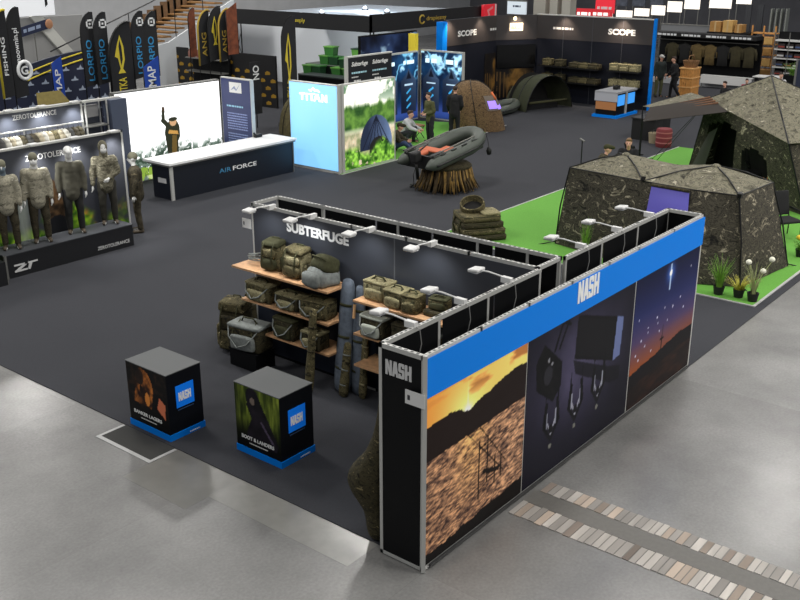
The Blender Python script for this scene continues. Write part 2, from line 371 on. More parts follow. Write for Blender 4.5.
# ================================================================== the NASH stand walls
def posts_rails(t, o, r, L, H, ys, back):
    # aluminium frame of one wall face starting at o along r; back = direction to the inside of the wall
    r, back, o = Vector(r), Vector(back), Vector(o)
    for k in ys: MB().obox(o+r*(k-.02), r*.04, back*.04, RZ*H).build('post', alu, t)
    m = MB().obox(o+RZ*(H-.05), r*L, back*.045, RZ*.05)
    m.build('rail', alu, t)
    q = MB(); n = int(L/.075)
    for i in range(n): q.obox(o+r*(i*.075+.02)+back*.012+RZ*H, r*.035, back*.022, RZ*.002)
    q.build('rail_slots', mat('dark_slot', (70, 70, 70), .6), t)
    MB().obox(o+RZ*.0, r*L, back*.04, RZ*.04).build('rail', alu, t)
def inner(t, o, r, L, H, n, back):
    # black infill panels in their frames as seen from inside the wall
    r, back, o = Vector(r), Vector(back), Vector(o); s = L/n
    for i in range(n):
        MB().obox(o+r*(i*s+.02)+back*.014+RZ*.03, r*(s-.04), back*.012, RZ*(H-.08)).build('panel', blk, t)
H = 2.488
W1 = thing('partition_wall', 'long black exhibition wall with blue NASH band and three large photo prints', 'exhibition wall', (0, 0, .012))
posts_rails(W1, (0, 0, 0), RX, 6.87, H, [.02, .98, 1.93, 2.9, 3.85, 4.69, 5.8, 6.85], RY)
posts_rails(W1, (0, .59, 0), RX, 3.1, H, [.02, .98, 1.93, 3.08], -RY)
posts_rails(W1, (3.7, .59, 0), RX, 3.17, H, [.02, 1.0, 2.1, 3.15], -RY)
posts_rails(W1, (0, .59, 0), -RY, .59, H, [], RX)
posts_rails(W1, (6.87, .59, 0), -RY, .59, H, [], -RX)
inner(W1, (0, .02, 0), RX, 6.87, H, 7, RY); inner(W1, (0, .55, 0), RX, 3.1, H, 3, RY*.5); inner(W1, (3.7, .55, 0), RX, 3.17, H, 3, RY*.5)
MB().box(.005, .05, .03, .02, .55, 2.45).build('end_panel', mat('black_end_panel', (6, 7, 9), .55, spec=.2), W1)
MB().box(6.845, .05, .03, 6.86, .55, 2.45).build('end_panel', mat('black_end_panel', (6, 7, 9), .55, spec=.2), W1)
bl = MB().box(.02, -.012, 2.02, 6.87, 0, 2.45).build('blue_band', nblue, W1)
nash((3.03, -.012, 2.165), RX, RZ, .53, .275, white, bl); nash((0.005, .5, 2.165), -RY, RZ, .335, .165, mat('grey_white_print', (200, 200, 198), .5), W1)
MB().obox((-.03, .0, 0), (.03, -.035, 0), (.035, .03, 0), (0, 0, 2.5)).build('corner_post', alu, W1)
def sunset(X, Y):
    n = fbm(X*2.2, Y*9, 3); sy, sx = 1.57, .73
    d = np.hypot((X-sx)*.8, Y-sy)
    sky = mixc((206, 130, 54), (255, 194, 104), X/1.9+.1); sky = mixc(sky, (255, 214, 120), np.exp(-(d/.33)**2)); sky = mixc(sky, (255, 250, 220), np.exp(-(d/.06)**2))
    cl = np.clip((n-.5)*6, 0, 1)*np.clip((Y-1.66)*6, 0, 1)*np.clip(X*1.2, .2, 1); sky = mixc(sky, (128, 74, 40), cl*.75)
    rays = np.exp(-(np.abs(X-sx)/.012)**2)*np.exp(-((Y-sy)/.2)**2); sky = mixc(sky, (255, 240, 190), rays)
    wv = fbm(X*10+Y*3, Y*44-X*5, 9, 4); wv2 = fbm(X*24, Y*80, 12, 3); lum = np.clip((.6*wv+.4*wv2-.3)*2.6, 0, 1)
    wcol = mixc((40, 29, 30), (206, 154, 112), lum); gl = np.exp(-((X-sx-.1)/.28)**2)*np.clip((Y-.3)/1, 0, 1); wcol = mixc(wcol, (255, 196, 110), gl*.55*lum+.12*gl)
    wcol = mixc(wcol, (206, 176, 150), np.clip((X-1.0)/1.2, 0, 1)*.25*lum)
    top = 1.60+.07*np.clip((X-.75)/1.1, 0, 1)*1.4+.03*np.sin(X*5)+.03*fbm(X*12, X*0, 5)-.05*np.exp(-((X-sx)/.12)**2); bot = 1.22+.06*X/1.9+.012*fbm(X*10, X*0+3, 6)
    img = np.where((Y > top)[..., None], sky, wcol); img = put(img, ((Y <= top) & (Y > bot)), (26, 17, 15))
    bank = .08+.12*np.clip(X/1.9, 0, 1)+.05*fbm(X*9, X*0, 8); img = put(img, Y < bank, (14, 11, 10))
    K = (22, 16, 14)
    for a, b_, wd in [((.70, 1.30), (1.47, .52), .008), ((.92, 1.32), (1.52, .62), .008), ((.98, 1.08), (.98, .35), .013), ((1.14, 1.08), (1.14, .5), .013), ((1.30, .78), (1.30, .42), .013), ((1.42, .72), (1.42, .45), .01), ((.98, .98), (1.14, 1.0), .01), ((1.18, .62), (1.36, .58), .03), ((1.08, .66), (1.2, .62), .03)]:
        img = put(img, seg(X, Y, a, b_, wd), K)
    return np.clip(img*1.22, 0, 255)
picture('sunset_print', (.03, 0, .06), RX, RZ, 1.9, 1.96, 150, 150, sunset, W1)
def tackle(X, Y):
    n = fbm(X*3, Y*3, 21); bg = mixc((16, 15, 26), (84, 79, 106), np.exp(-(((X-1.25)/1.1)**2+((Y-1.25)/.75)**2))*.9*(.6+.6*n))
    img = bg; x0 = 1.93
    def P(pts): return [(x-x0, z-.06) for x, z in pts]
    img = put(img, inside(X, Y, P([(3.02, 1.42), (4.0, 1.0), (4.35, .9), (4.35, .7), (4.1, .72), (3.1, 1.2)]))*.8, (12, 12, 18))
    img = put(img, inside(X, Y, P([(3.09, 2.0), (4.17, 1.66), (4.12, 1.04), (3.05, 1.42)])), (12, 12, 15)); img = put(img, inside(X, Y, P([(3.14, 1.95), (4.1, 1.63), (4.07, 1.1), (3.1, 1.46)])), (18, 18, 22))
    img = put(img, inside(X, Y, P([(4.17, 1.66), (4.36, 1.6), (4.32, 1.06), (4.12, 1.04)])), (104, 116, 160))
    img = put(img, inside(X, Y, P([(2.12, 1.66), (2.3, 1.86), (2.74, 1.5), (2.74, 1.18), (2.56, 1.02), (2.16, 1.3)])), (10, 10, 13)); img = put(img, blob(X, Y, 2.42-x0, 1.42-.06, .1, .12), (40, 40, 46))
    for c in ((2.42, 1.62), (2.5, 1.55)): img = put(img, blob(X, Y, c[0]-x0, c[1]-.06, .025, .03), (130, 130, 136))
    for a, b_ in [((2.55, 1.7), (2.72, 2.02)), ((2.72, 2.02), (2.9, 1.94)), ((2.66, 1.7), (2.86, 2.0))]: img = put(img, seg(X, Y, (a[0]-x0, a[1]-.06), (b_[0]-x0, b_[1]-.06), .022), (8, 8, 11))
    for cx, cz in ((2.55, .72), (3.15, .76), (3.75, .8)):
        for sx in (-1, 1):
            img = put(img, seg(X, Y, (cx-x0+sx*.13, cz+.24), (cx-x0+sx*.17, cz-.05), .035), (9, 9, 12)); img = put(img, seg(X, Y, (cx-x0+sx*.17, cz-.05), (cx-x0, cz-.27), .03), (9, 9, 12))
            img = put(img, seg(X, Y, (cx-x0+sx*.1, cz+.12), (cx-x0+sx*.1, cz-.08), .011), (150, 152, 165)); img = put(img, seg(X, Y, (cx-x0+sx*.15, cz+.26), (cx-x0+sx*.14, cz+.42), .012), (9, 9, 12))
        img = put(img, seg(X, Y, (cx-x0-.09, cz-.02), (cx-x0, cz-.2), .012), (160, 160, 172)); img = put(img, seg(X, Y, (cx-x0+.09, cz-.02), (cx-x0, cz-.2), .012), (160, 160, 172)); img = put(img, blob(X, Y, cx-x0, cz-.36, .035, .035), (120, 120, 110)); img = put(img, blob(X, Y, cx-x0, cz-.12, .05, .06), (10, 10, 12))
    return img
picture('tackle_print', (1.95, 0, .06), RX, RZ, 2.72, 1.96, 180, 130, tackle, W1)
def night(X, Y):
    img = mixc((150, 78, 40), (86, 66, 100), (Y-.55)/.45); img = mixc(img, (34, 42, 92), (Y-.9)/.5); img = mixc(img, (12, 18, 52), (Y-1.35)/.55)
    h = .5+.06*X+.04*fbm(X*6, X*0, 3)+.05*np.exp(-((X-1.6)/.6)**2); img = put(img, (Y < h+.03) & (Y > h-.22), (14, 12, 16))
    lo = mixc((22, 14, 13), (70, 40, 28), np.clip(fbm(X*4, Y*14, 5)-.35, 0, 1)*1.6); img = np.where((Y < h-.2)[..., None], lo, img)
    sx, sy = 1.12, 1.78; dd = np.hypot(X-sx, (Y-sy)); img = mixc(img, (90, 150, 255), np.exp(-(dd/.13)**2)*.7); img = put(img, np.exp(-(np.abs(X-sx)/.022)**2)*(np.abs(Y-sy+.06) < .2), (200, 225, 255)); img = put(img, blob(X, Y, sx, sy, .04, .05), (255, 255, 255))
    q = random.Random(4)
    for a in [(.5, 1.12), (.78, 1.2), (1.02, 1.28), (1.3, 1.22), (1.55, 1.3), (.3, .98), (.44, .86), (.16, .8), (.66, .72), (1.7, 1.1), (.9, .95), (1.15, 1.05), (.25, .7)]+[(q.uniform(.05, 2), q.uniform(.95, 1.9)) for _ in range(4)]:
        img = put(img, blob(X, Y, a[0], a[1], .015, .018), (214, 214, 240))
    img = put(img, seg(X, Y, (1.0, .45), (1.02, 1.0), .012), (12, 10, 12)); img = put(img, seg(X, Y, (.96, .8), (1.06, .8), .02), (12, 10, 12)); return img
picture('night_sky_print', (4.7, 0, .06), RX, RZ, 2.12, 1.96, 130, 120, night, W1)
MB().box(.1, -.03, .013, 6.8, -.005, .05).build('floor_rail', mat('dull_floor_rail', (70, 70, 70), .5, .4), W1)
W2 = thing('partition_wall', 'dark double exhibition wall lettered SUBTERFUGE behind the bag shelves', 'exhibition wall', (3.1, .6, .012)); Hs = H
posts_rails(W2, (0, 0, 0), RY, 5.19, Hs, [.03, 1.05, 2.1, 3.1, 4.1, 5.17], RX)
posts_rails(W2, (.6, 0, 0), RY, 5.21, Hs, [.03, .5, 1.3, 2.7, 4.2, 5.19], -RX)
posts_rails(W2, (0, 5.2, 0), RX, .6, Hs, [], -RY); posts_rails(W2, (0, .0, 0), RX, .6, Hs, [], RY)
inner(W2, (.04, 0, 0), RY, 5.19, Hs, 5, RX); inner(W2, (.56, 0, 0), RY, 5.21, Hs, 5, RX)
MB().box(-.006, .05, 1.5, .01, 5.15, 2.44).build('header_panel', mat('charcoal_header_panel', (54, 57, 64), .5), W2)
MB().box(-.006, .05, .04, .01, 5.15, 1.5).build('wall_panel', mat('dark_blue_wall_panel', (36, 42, 56), .5), W2)
MB().box(-.009, 2.29, .04, -.004, 2.31, 2.44).build('panel_seam', mat('panel_seam', (92, 94, 98), .5), W2)
text('lettering', 'SUBTERFUGE', (-.007, 4.41, 2.17), -RY, RZ, .155, white, W2, 1.26, .04)
# small white notices on the wall ends
def notice(o, r, w_, h_, label):
    t = thing('notice_card', label, 'notice', o); r = Vector(r)
    MB().obox((0, 0, 0), r*w_, RZ*h_, r.cross(RZ)*.004).build('card', wht, t)
    MB().obox(r*(w_*.12)+RZ*(h_*.3)+r.cross(RZ)*.0045, r*(w_*.13), RZ*(h_*.35), r.cross(RZ)*.001).build('printed_mark', mat('dark_ink', (50, 50, 55), .6), t)
notice((-.034, .215, 1.95), -RY, .25, .155, 'white notice card on the corner of the NASH wall')
notice((3.09, 6.0, 2.07), -RY, .2, .155, 'white notice card beside the far end of the SUBTERFUGE wall')
# clip-on arm spotlights
def arm_lamp(base, d, label, power, cable=.9, aimz=1.3):
    base, d = Vector(base), Vector(d).normalized(); s = d.cross(RZ); t = thing('arm_spotlight', label, 'spotlight', base, 0, 'arm spotlights clipped to the wall rails')
    MB().obox(-d*.04-s*.03-RZ*.02, d*.14, s*.06, RZ*.07).build('clamp', wht, t)
    MB().tube([d*.06+RZ*.04, d*.3+RZ*.06, d*.4+RZ*.055], .011, 6).build('arm', wht, t)
    h = rbox('lamp_head', (.15, .17, .045), wht, t, .015, 2, d*.48+RZ*.05, rz=math.atan2(d.y, d.x), ry=.12)
    MB().obox(d*.42-s*.075+RZ*.022, d*.12, s*.15, RZ*.004).build('lamp_glass', mat('frosted_lamp_glass', (235, 238, 240), .3), h)
    q = [-d*.03-s*.0+RZ*.0]
    for i in range(6): q.append(-d*(.09+.01*math.sin(i*1.7))+s*(.02*math.sin(i*2.1))-RZ*(.02+cable*i/5))
    MB().tube(q, .006, 5).build('cable', mat('grey_cable', (130, 130, 128), .5), t)
    if power:
        l = bpy.data.lights.new('lamp_beam', 'SPOT'); l.energy = power; l.spot_size = 2.0; l.spot_blend = .8; l.shadow_soft_size = .08; l.color = (.95, .97, 1)
        lo = bpy.data.objects.new('lamp_beam', l); C.objects.link(lo); lo.parent = t; lo.location = d*.5+RZ*.01; lo.rotation_euler = (-d*.8-RZ*1.3).to_track_quat('-Z', 'Y').to_euler()
    return t
for i, (y, lb) in enumerate([(5.3, 'white arm spotlight at the far end of the SUBTERFUGE wall'), (4.44, 'white arm spotlight above the start of the SUBTERFUGE lettering'), (3.31, 'white arm spotlight above the end of the SUBTERFUGE lettering'), (2.22, 'white arm spotlight on the SUBTERFUGE wall nearest the front wall')]):
    arm_lamp((3.1, y, 2.5), (-1, .02, 0), lb, 34)
for x, lb in [(.57, 'white arm spotlight reaching over the bag shelves nearest the corner notice'), (1.47, 'white arm spotlight over the shelves, middle of three on the front wall'), (2.42, 'white arm spotlight on the front wall closest to the SUBTERFUGE wall')]:
    arm_lamp((x, .59, 2.5), (.02, 1, 0), lb, 22, .8)
for x, lb in [(4.22, 'white arm spotlight over the green carpet, furthest from the blue window'), (5.25, 'white arm spotlight in front of the camouflage tent, middle of three'), (6.28, 'white arm spotlight on the front wall beneath the blue tent window')]:
    arm_lamp((x, .59, 2.5), (0, 1, 0), lb, 14, .8)
# ------------------------------------------------------------------ wooden wall shelves
def shelf(x0, y0, y1, z, label):
    t = thing('wall_shelf', label, 'shelf', (3.093, (y0+y1)/2, z), 0, 'pine shelves on the SUBTERFUGE wall'); h = (y1-y0)/2
    MB().box(x0-3.093, -h, -.03, 0, h, 0).build('board', wood, t)
    for s in (-h+.1, h-.14):
        MB().prism([(-.3, 0), (0, 0), (0, -.12)], (0, s+.02, -.03), RX, RZ, .02).build('bracket', blackmet, t)
for z, lb in [(1.6, 'top'), (1.1, 'middle'), (.62, 'lowest')]:
    shelf(2.62, 3.76, 5.78 if z > 1.5 else (5.6 if z > 1 else 5.1), z, f'{lb} pine shelf of the left bay under the SUBTERFUGE lettering')
    shelf(2.62, 1.2, 3.27, z, f'{lb} pine shelf of the right bay near the front wall')
tag(MB().box(3.096, 3.76, .012, 3.099, 5.6, 1.57).build('back_board', blk), 'black backing board behind the left bay of shelves', 'back board')
tag(MB().box(3.096, 1.2, .012, 3.099, 3.27, 1.57).build('back_board', blk), 'black backing board behind the right bay of shelves', 'back board')
# ------------------------------------------------------------------ bags
def backpack(label, loc, rz, s, m, mp=None, group=None, lean=0.):
    mp = mp or m; w_, d_, h_ = s; t = thing('backpack', label, 'backpack', loc, rz, group)     # front faces -x
    rbox('body', (d_*.62, w_, h_*.8), m, t, .05, 3, (.06*d_, 0, h_*.42), .1, .12, .008)
    ld = rbox('lid', (d_*.7, w_*.92, h_*.18), mp, t, .04, 3, (.04*d_, 0, h_*.88), .08, .1, .006, ry=-.12)
    rbox('front_pocket', (d_*.26, w_*.72, h_*.34), mp, t, .04, 3, (-d_*.36, 0, h_*.24), .14, 0, .006)
    rbox('front_pocket', (d_*.2, w_*.66, h_*.26), m, t, .035, 3, (-d_*.33, 0, h_*.57), .14, 0, .006)
    for q in (-1, 1):
        rbox('side_pocket', (d_*.4, w_*.16, h_*.42), mp, t, .03, 2, (.02*d_, q*w_*.53, h_*.26), .12)
        MB().tube([(-d_*.27, q*w_*.27, h_*.92), (-d_*.45, q*w_*.27, h_*.72), (-d_*.5, q*w_*.27, h_*.4), (-d_*.42, q*w_*.27, h_*.08)], .012, 6).build('strap', OLV, t, 0)
    MB().tube([(.2*d_, -.07, h_*.93), (.2*d_, -.06, h_*1.02), (.2*d_, .06, h_*1.02), (.2*d_, .07, h_*.93)], .012, 6).build('handle', OLV, ld, 0)
    return t
def carry(label, loc, rz, s, m, mp=None, group=None, strap=True, name='carryall', cat='bag'):
    mp = mp or m; w_, d_, h_ = s; t = thing(name, label, cat, loc, rz, group)
    rbox('body', (d_*.86, w_, h_*.84), m, t, .035, 3, (0, 0, h_*.42), .08, 0, .006)
    ld = rbox('lid', (d_*.88, w_*1.01, h_*.14), mp, t, .03, 3, (0, 0, h_*.86), .06, 0, .005)
    rbox('front_pocket', (d_*.2, w_*.7, h_*.5), mp, t, .03, 3, (-d_*.46, 0, h_*.32), .12, 0, .005)
    for q in (-1, 1): MB().tube([(-d_*.45, q*w_*.3, h_*.1), (-d_*.47, q*w_*.3, h_*.7), (-.02, q*w_*.25, h_*1.0)], .01, 5).build('webbing', OLV, t, 0)
    MB().tube([(0, -w_*.25, h_*.92), (-.02, -w_*.16, h_*1.1), (-.02, w_*.16, h_*1.1), (0, w_*.25, h_*.92)], .013, 6).build('handle', OLV, ld, 0)
    if strap: MB().tube([(-d_*.4, -w_*.45, h_*.8), (-d_*.62, -w_*.2, h_*.35), (-d_*.66, w_*.1, h_*.18), (-d_*.55, w_*.4, h_*.5), (-d_*.4, w_*.47, h_*.82)], .011, 6).build('shoulder_strap', GRY, t, 0)
    return t
G1, G2 = 'bags on the left bay of shelves', 'bags on the right bay of shelves'
backpack('olive rucksack on the top left shelf beside the reel coil', (2.9, 5.12, 1.6), .1, (.36, .36, .48), CM, OLV, G1)
backpack('tall pale camouflage rucksack in the middle of the top left shelf', (2.88, 4.6, 1.6), 0, (.42, .38, .47), CML, CM, G1)
t = thing('carryall', 'grey slumped carryall at the right end of the top left shelf', 'bag', (2.86, 4.06, 1.6), -.2, G1)
rbox('body', (.38, .44, .26), GRY, t, .09, 4, (0, 0, .13), .15, .1, .02); rbox('lid', (.32, .42, .22), OLV, t, .08, 4, (.05, -.02, .31), .1, .25, .02, ry=.35); rbox('front_pocket', (.14, .34, .2), GRY, t, .06, 3, (-.21, 0, .11), .15)
MB().tube([(.0, -.18, .36), (-.1, -.12, .44), (-.1, .1, .44), (0, .16, .36)], .014, 6).build('handle', OLV, t, 0)
t = thing('wire_coil', 'loose pale wire coil at the far end of the top left shelf', 'coil', (2.88, 5.5, 1.6))
MB().tube([(.1*math.cos(a*.7)*(1+.2*math.sin(a)), .13*math.sin(a*.7), .025+.05*abs(math.sin(a*.33))+.004*a) for a in range(34)], .009, 5).build('wire', GRY, t, 0)
carry('camouflage cool bag with pale lid at the far end of the middle left shelf', (2.8, 5.28, 1.1), 0, (.52, .34, .32), CM, CML, G1)
carry('dark camouflage pouch bag in the centre of the middle left shelf', (2.8, 4.66, 1.1), 0, (.46, .32, .26), CMD, CML, G1)
carry('camouflage carryall with rolled top at the right of the middle left shelf', (2.8, 4.12, 1.1), .1, (.5, .34, .3), CM, CM, G1)
carry('dark olive bait bag on the lowest left shelf beneath the pouch bag', (2.78, 4.72, .62), 0, (.44, .34, .36), CMD, OLV, G1)
carry('camouflage bucket bag with pale lid at the right end of the lowest left shelf', (2.72, 4.12, .62), 0, (.36, .3, .3), CMD, CML, G1, True)
carry('pale camouflage carryall at the left end of the top right shelf', (2.9, 3.0, 1.6), 0, (.42, .3, .3), CML, CML, G2, False)
carry('camouflage tackle bag in the middle of the row on the top right shelf', (2.84, 2.62, 1.6), 0, (.34, .32, .27), CM, CML, G2, False)
carry('upright camouflage bag third along the top right shelf', (2.8, 2.33, 1.6), .1, (.26, .3, .28), CM, CM, G2, False)
carry('small olive pouch standing on the flat case on the top right shelf', (2.92, 1.97, 1.69), .2, (.28, .22, .17), CM, OLV, G2, False, 'pouch', 'pouch')
t = thing('flat_case', 'flat dark camouflage case under the olive pouch on the top right shelf', 'case', (2.9, 1.92, 1.6), 0, G2); rbox('body', (.3, .44, .085), CMD, t, .03, 3, (0, 0, .0425)); MB().box(-.152, -.2, .04, .152, .2, .048).build('zip', OLV, t)
carry('little camouflage purse at the near end of the top right shelf', (2.8, 1.52, 1.6), 0, (.26, .2, .12), CML, OLV, G2, False, 'pouch', 'pouch')
carry('white lidded dark cool bag at the left of the middle right shelf', (2.78, 2.95, 1.1), 0, (.42, .36, .34), CMD, mat('pale_lid_cloth', (178, 182, 168), .8), G2)
carry('rolled dark bag in the middle of the middle right shelf', (2.82, 2.48, 1.1), 0, (.3, .34, .32), CMD, CMD, G2, False)
carry('camouflage bag with grey trim on the middle right shelf beneath the flat case', (2.8, 2.05, 1.1), .1, (.46, .34, .3), CM, GRY, G2)
carry('dark camouflage bag on the lowest right shelf', (2.8, 2.5, .62), 0, (.44, .34, .36), CM, CMD, G2)
# bags piled on the floor at the far end of the shelves
GF = 'bags heaped at the far end of the shelves'
backpack('big dark camouflage rucksack standing on the floor at the far end of the shelves', (2.92, 6.12, .012), .3, (.52, .5, .88), CMD, CM, GF)
t = thing('pedestal', 'dark stand under the grey-lidded carryall at the far end of the shelves', 'stand', (2.62, 5.42, .012)); MB().box(-.2, -.3, .0, .2, .3, .27).build('body', blk, t); MB().box(-.21, -.31, .27, .21, .31, .3).build('top', blk, t)
carry('camouflage carryall with grey lid standing at the end of the shelves', (2.6, 5.42, .312), .15, (.62, .42, .46), CMD, GRY, GF)
carry('black camera bag on the floor behind the big rucksack', (3.4, 6.3, .012), 0, (.36, .36, .7), CMD, CMD, GF, False)
# rod holdalls standing between the two bays
def holdall(label, p0, p1, wd, m, trim, group='rod holdalls leaning between the shelf bays'):
    p0, p1 = Vector(p0), Vector(p1); t = thing('rod_holdall', label, 'rod bag', p0, 0, group); d = p1-p0; u = d.normalized(); s = RY; n = u.cross(s)
    prof = [(0, .5), (.02, .85), (.1, 1), (.3, 1.0), (.45, .86), (.75, .84), (.93, .8), (.985, .6), (1, .3)]; rings = []
    for k, q in prof: rings.append([d*k+s*(wd/2*q*math.cos(a))+n*(wd*.33*q*math.sin(a)) for a in [2*math.pi*i/16 for i in range(16)]])
    o = MB().loft(rings).build('sleeve', m, t, 0)
    for v in o.data.vertices: v.co += Vector(mn.noise_vector(v.co*6))*.008
    for k in (.22, .5, .78):
        MB().loft([[d*(k+e)+s*(wd*.47*math.cos(a)*(1.03 if k < .4 else .9))+n*(wd*.325*math.sin(a)*(1.03 if k < .4 else .95)) for a in [2*math.pi*i/16 for i in range(16)]] for e in (-.012, .012)]).build('strap', trim, t, 0)
    MB().tube([d*.4-n*wd*.3+s*.02, d*.46-n*wd*.52+s*.03, d*.54-n*wd*.52-s*.01, d*.6-n*wd*.3-s*.02], .012, 6).build('handle', trim, t, 0)
BLU = mat('blue_grey_cloth', (96, 104, 114), .85, 0, .25, 12, .2, .3)
holdall('broad blue-grey rod holdall leaning between the shelf bays', (2.78, 3.66, .012), (3.0, 3.68, 1.72), .3, BLU, OLV)
holdall('narrow blue-grey rod holdall with a cork grip showing', (2.86, 3.42, .012), (3.0, 3.46, 1.66), .24, BLU, OLV)
t = thing('cork_handle', 'cork rod grip poking out between the blue-grey holdalls', 'rod grip', (2.84, 3.44, 1.22)); MB().tube([(-.015, 0, 0), (.01, 0, .2)], .022, 10).build('grip', mat('cork', (205, 160, 110), .8), t, 30); MB().tube([(.01, 0, .2), (.05, .0, .5)], .008, 6).build('blank', blackmet, t)
holdall('short camouflage rod sleeve standing before the blue-grey holdalls', (2.66, 3.53, .012), (2.8, 3.54, .82), .17, CM, GRY)
holdall('slim camouflage rod sleeve at the right of the blue-grey holdalls', (2.78, 3.26, .012), (2.95, 3.32, 1.0), .14, CM, CML)
holdall('tall camouflage rod sleeve standing against the left shelf bay', (2.44, 4.02, .012), (2.56, 3.98, 1.32), .16, CM, CMD)
# bulging bag behind the end of the front wall
t = thing('net_bag', 'dark camouflage net bag bulging out behind the end of the front wall', 'bag', (.23, .82, .012))
rings = []
for z, a, b_, cx, cy in [(0, .1, .1, 0, -.05), (.05, .17, .15, 0, -.05), (.3, .16, .16, 0, -.04), (.45, .2, .2, 0, .02), (.62, .27, .27, 0, .08), (.8, .28, .28, 0, .08), (.95, .22, .22, 0, 0), (1.15, .14, .14, 0, -.08), (1.5, .1, .1, .0, -.14), (2.0, .08, .07, 0, -.17), (2.2, .03, .03, 0, -.18)]:
    rings.append([Vector((cx+a*math.cos(q), cy+b_*math.sin(q), z)) for q in [2*math.pi*i/20 for i in range(20)]])
o = MB().loft(rings).build('body', CMD, t, 0); bake(o, ('SUBSURF', dict(levels=2, render_levels=2)))
for v in o.data.vertices: v.co += Vector(mn.noise_vector(v.co*5))*.012
smooth(o); MB().tube([(.0, -.18, 2.16), (.0, -.2, 2.24), (.0, -.26, 2.3)], .01, 6).build('cord', blackmet, t)
# ------------------------------------------------------------------ display plinths
def plinth(label, x0, y0, x1, y1, h, pic, words1):
    t = thing('display_plinth', label, 'plinth', (x0, y0, .012)); wx, wy = x1-x0, y1-y0; h -= .012
    MB().box(.0, .0, .09, wx, wy, h-.012).build('body', mat('black_plinth', (8, 10, 16), .5, spec=.25), t)
    MB().box(-.012, -.012, 0, wx+.012, wy+.012, .09).build('blue_base', nblue, t)
    MB().box(-.006, -.006, h-.012, wx+.006, wy+.006, h).build('top', mat('grey_plinth_top', (88, 90, 90), .55, spec=.25), t)
    pp = picture('photo_print', (0, wy, .095), -RY, RZ, wy, h-.11, 60, 68, pic, t)
    text('lettering', words1, (-.006, wy-.1, .22), -RY, RZ, .052, white, pp, .6, .02)
    bars('small_print', (-.006, wy-.24, .165), -RY, RZ, [(0, .34, 0, .014)], wht, pp)
    bs = MB().obox((wx*.24, -.001, .44), RX*(wx*.52), RZ*.32, -RY*.003).build('blue_square', emat('bright_blue_square', (0, 118, 235), .12), t)
    nash((wx*.31, -.004, .53), RX, RZ, wx*.36, .125, white, bs, .003)
    bars('small_print', (wx*.27, -.001, .37), RX, RZ, [(0, wx*.46, .03, .012)], mat('blue_grey_ink', (60, 84, 120), .5), t)
    bars('base_mark', (wx*.55, -.013, .02), RX, RZ, [(0, wx*.3, 0, .016)], white, t)
def dogpic(X, Y):
    n = fbm(X*14, Y*14, 4); img = mixc((10, 9, 10), (58, 38, 24), np.clip(n*2-.9, 0, 1)*(Y > .25))
    f = np.maximum(blob(X, Y, .36, .56, .19, .27), inside(X, Y, [(.12, .3), (.2, .62), (.3, .86), (.46, .8), (.54, .5), (.5, .28)])); img = mixc(img, mixc((40, 22, 14), (206, 122, 52), np.clip(fbm(X*11, Y*9, 8)*2.6-.9, 0, 1)), f); img = put(img, blob(X, Y, .28, .7, .09, .12)*.8, (30, 22, 20)); img = put(img, blob(X, Y, .3, .52, .04, .06), (24, 14, 12))
    img = put(img, blob(X, Y, .42, .4, .05, .1), (224, 140, 62)); img = put(img, inside(X, Y, [(.62, .32), (.78, .2), (.8, .42), (.68, .5)]), (214, 120, 84)); img = put(img, Y < .2, (9, 9, 10)); return img
def hoodpic(X, Y):
    n = fbm(X*26, Y*3.5, 14); img = mixc((34, 46, 12), (150, 166, 62), n*1.6-.35); img = mixc((12, 14, 8), img, np.clip((Y-.18)*4, 0, 1)); img = mixc(img, (24, 30, 12), np.clip(.18-X, 0, .18)*3)
    body = np.maximum(inside(X, Y, [(.24, .0), (.7, .0), (.78, .2), (.6, .52), (.5, .68), (.42, .84), (.34, .9), (.24, .82), (.22, .62), (.3, .45), (.2, .22)]), blob(X, Y, .3, .74, .09, .14)); img = mixc(img, mixc((10, 9, 12), (44, 38, 48), fbm(X*9, Y*9, 3)), body)
    img = put(img, blob(X, Y, .33, .7, .045, .05), (120, 106, 96)); img = put(img, seg(X, Y, (.48, .44), (.68, .2), .016), (86, 76, 96)); img = put(img, Y < .1, (10, 10, 12)); return img
plinth('black display plinth with a warm dog and angler print, nearest the concrete edge', .17, 4.39, .75, 5.24, .98, dogpic, 'BANKER LAGERS')
plinth('black display plinth with a green reed and hooded angler print, nearer the front wall', .6, 2.72, 1.19, 3.54, 1.0, hoodpic, 'BOOT & LANDERS')
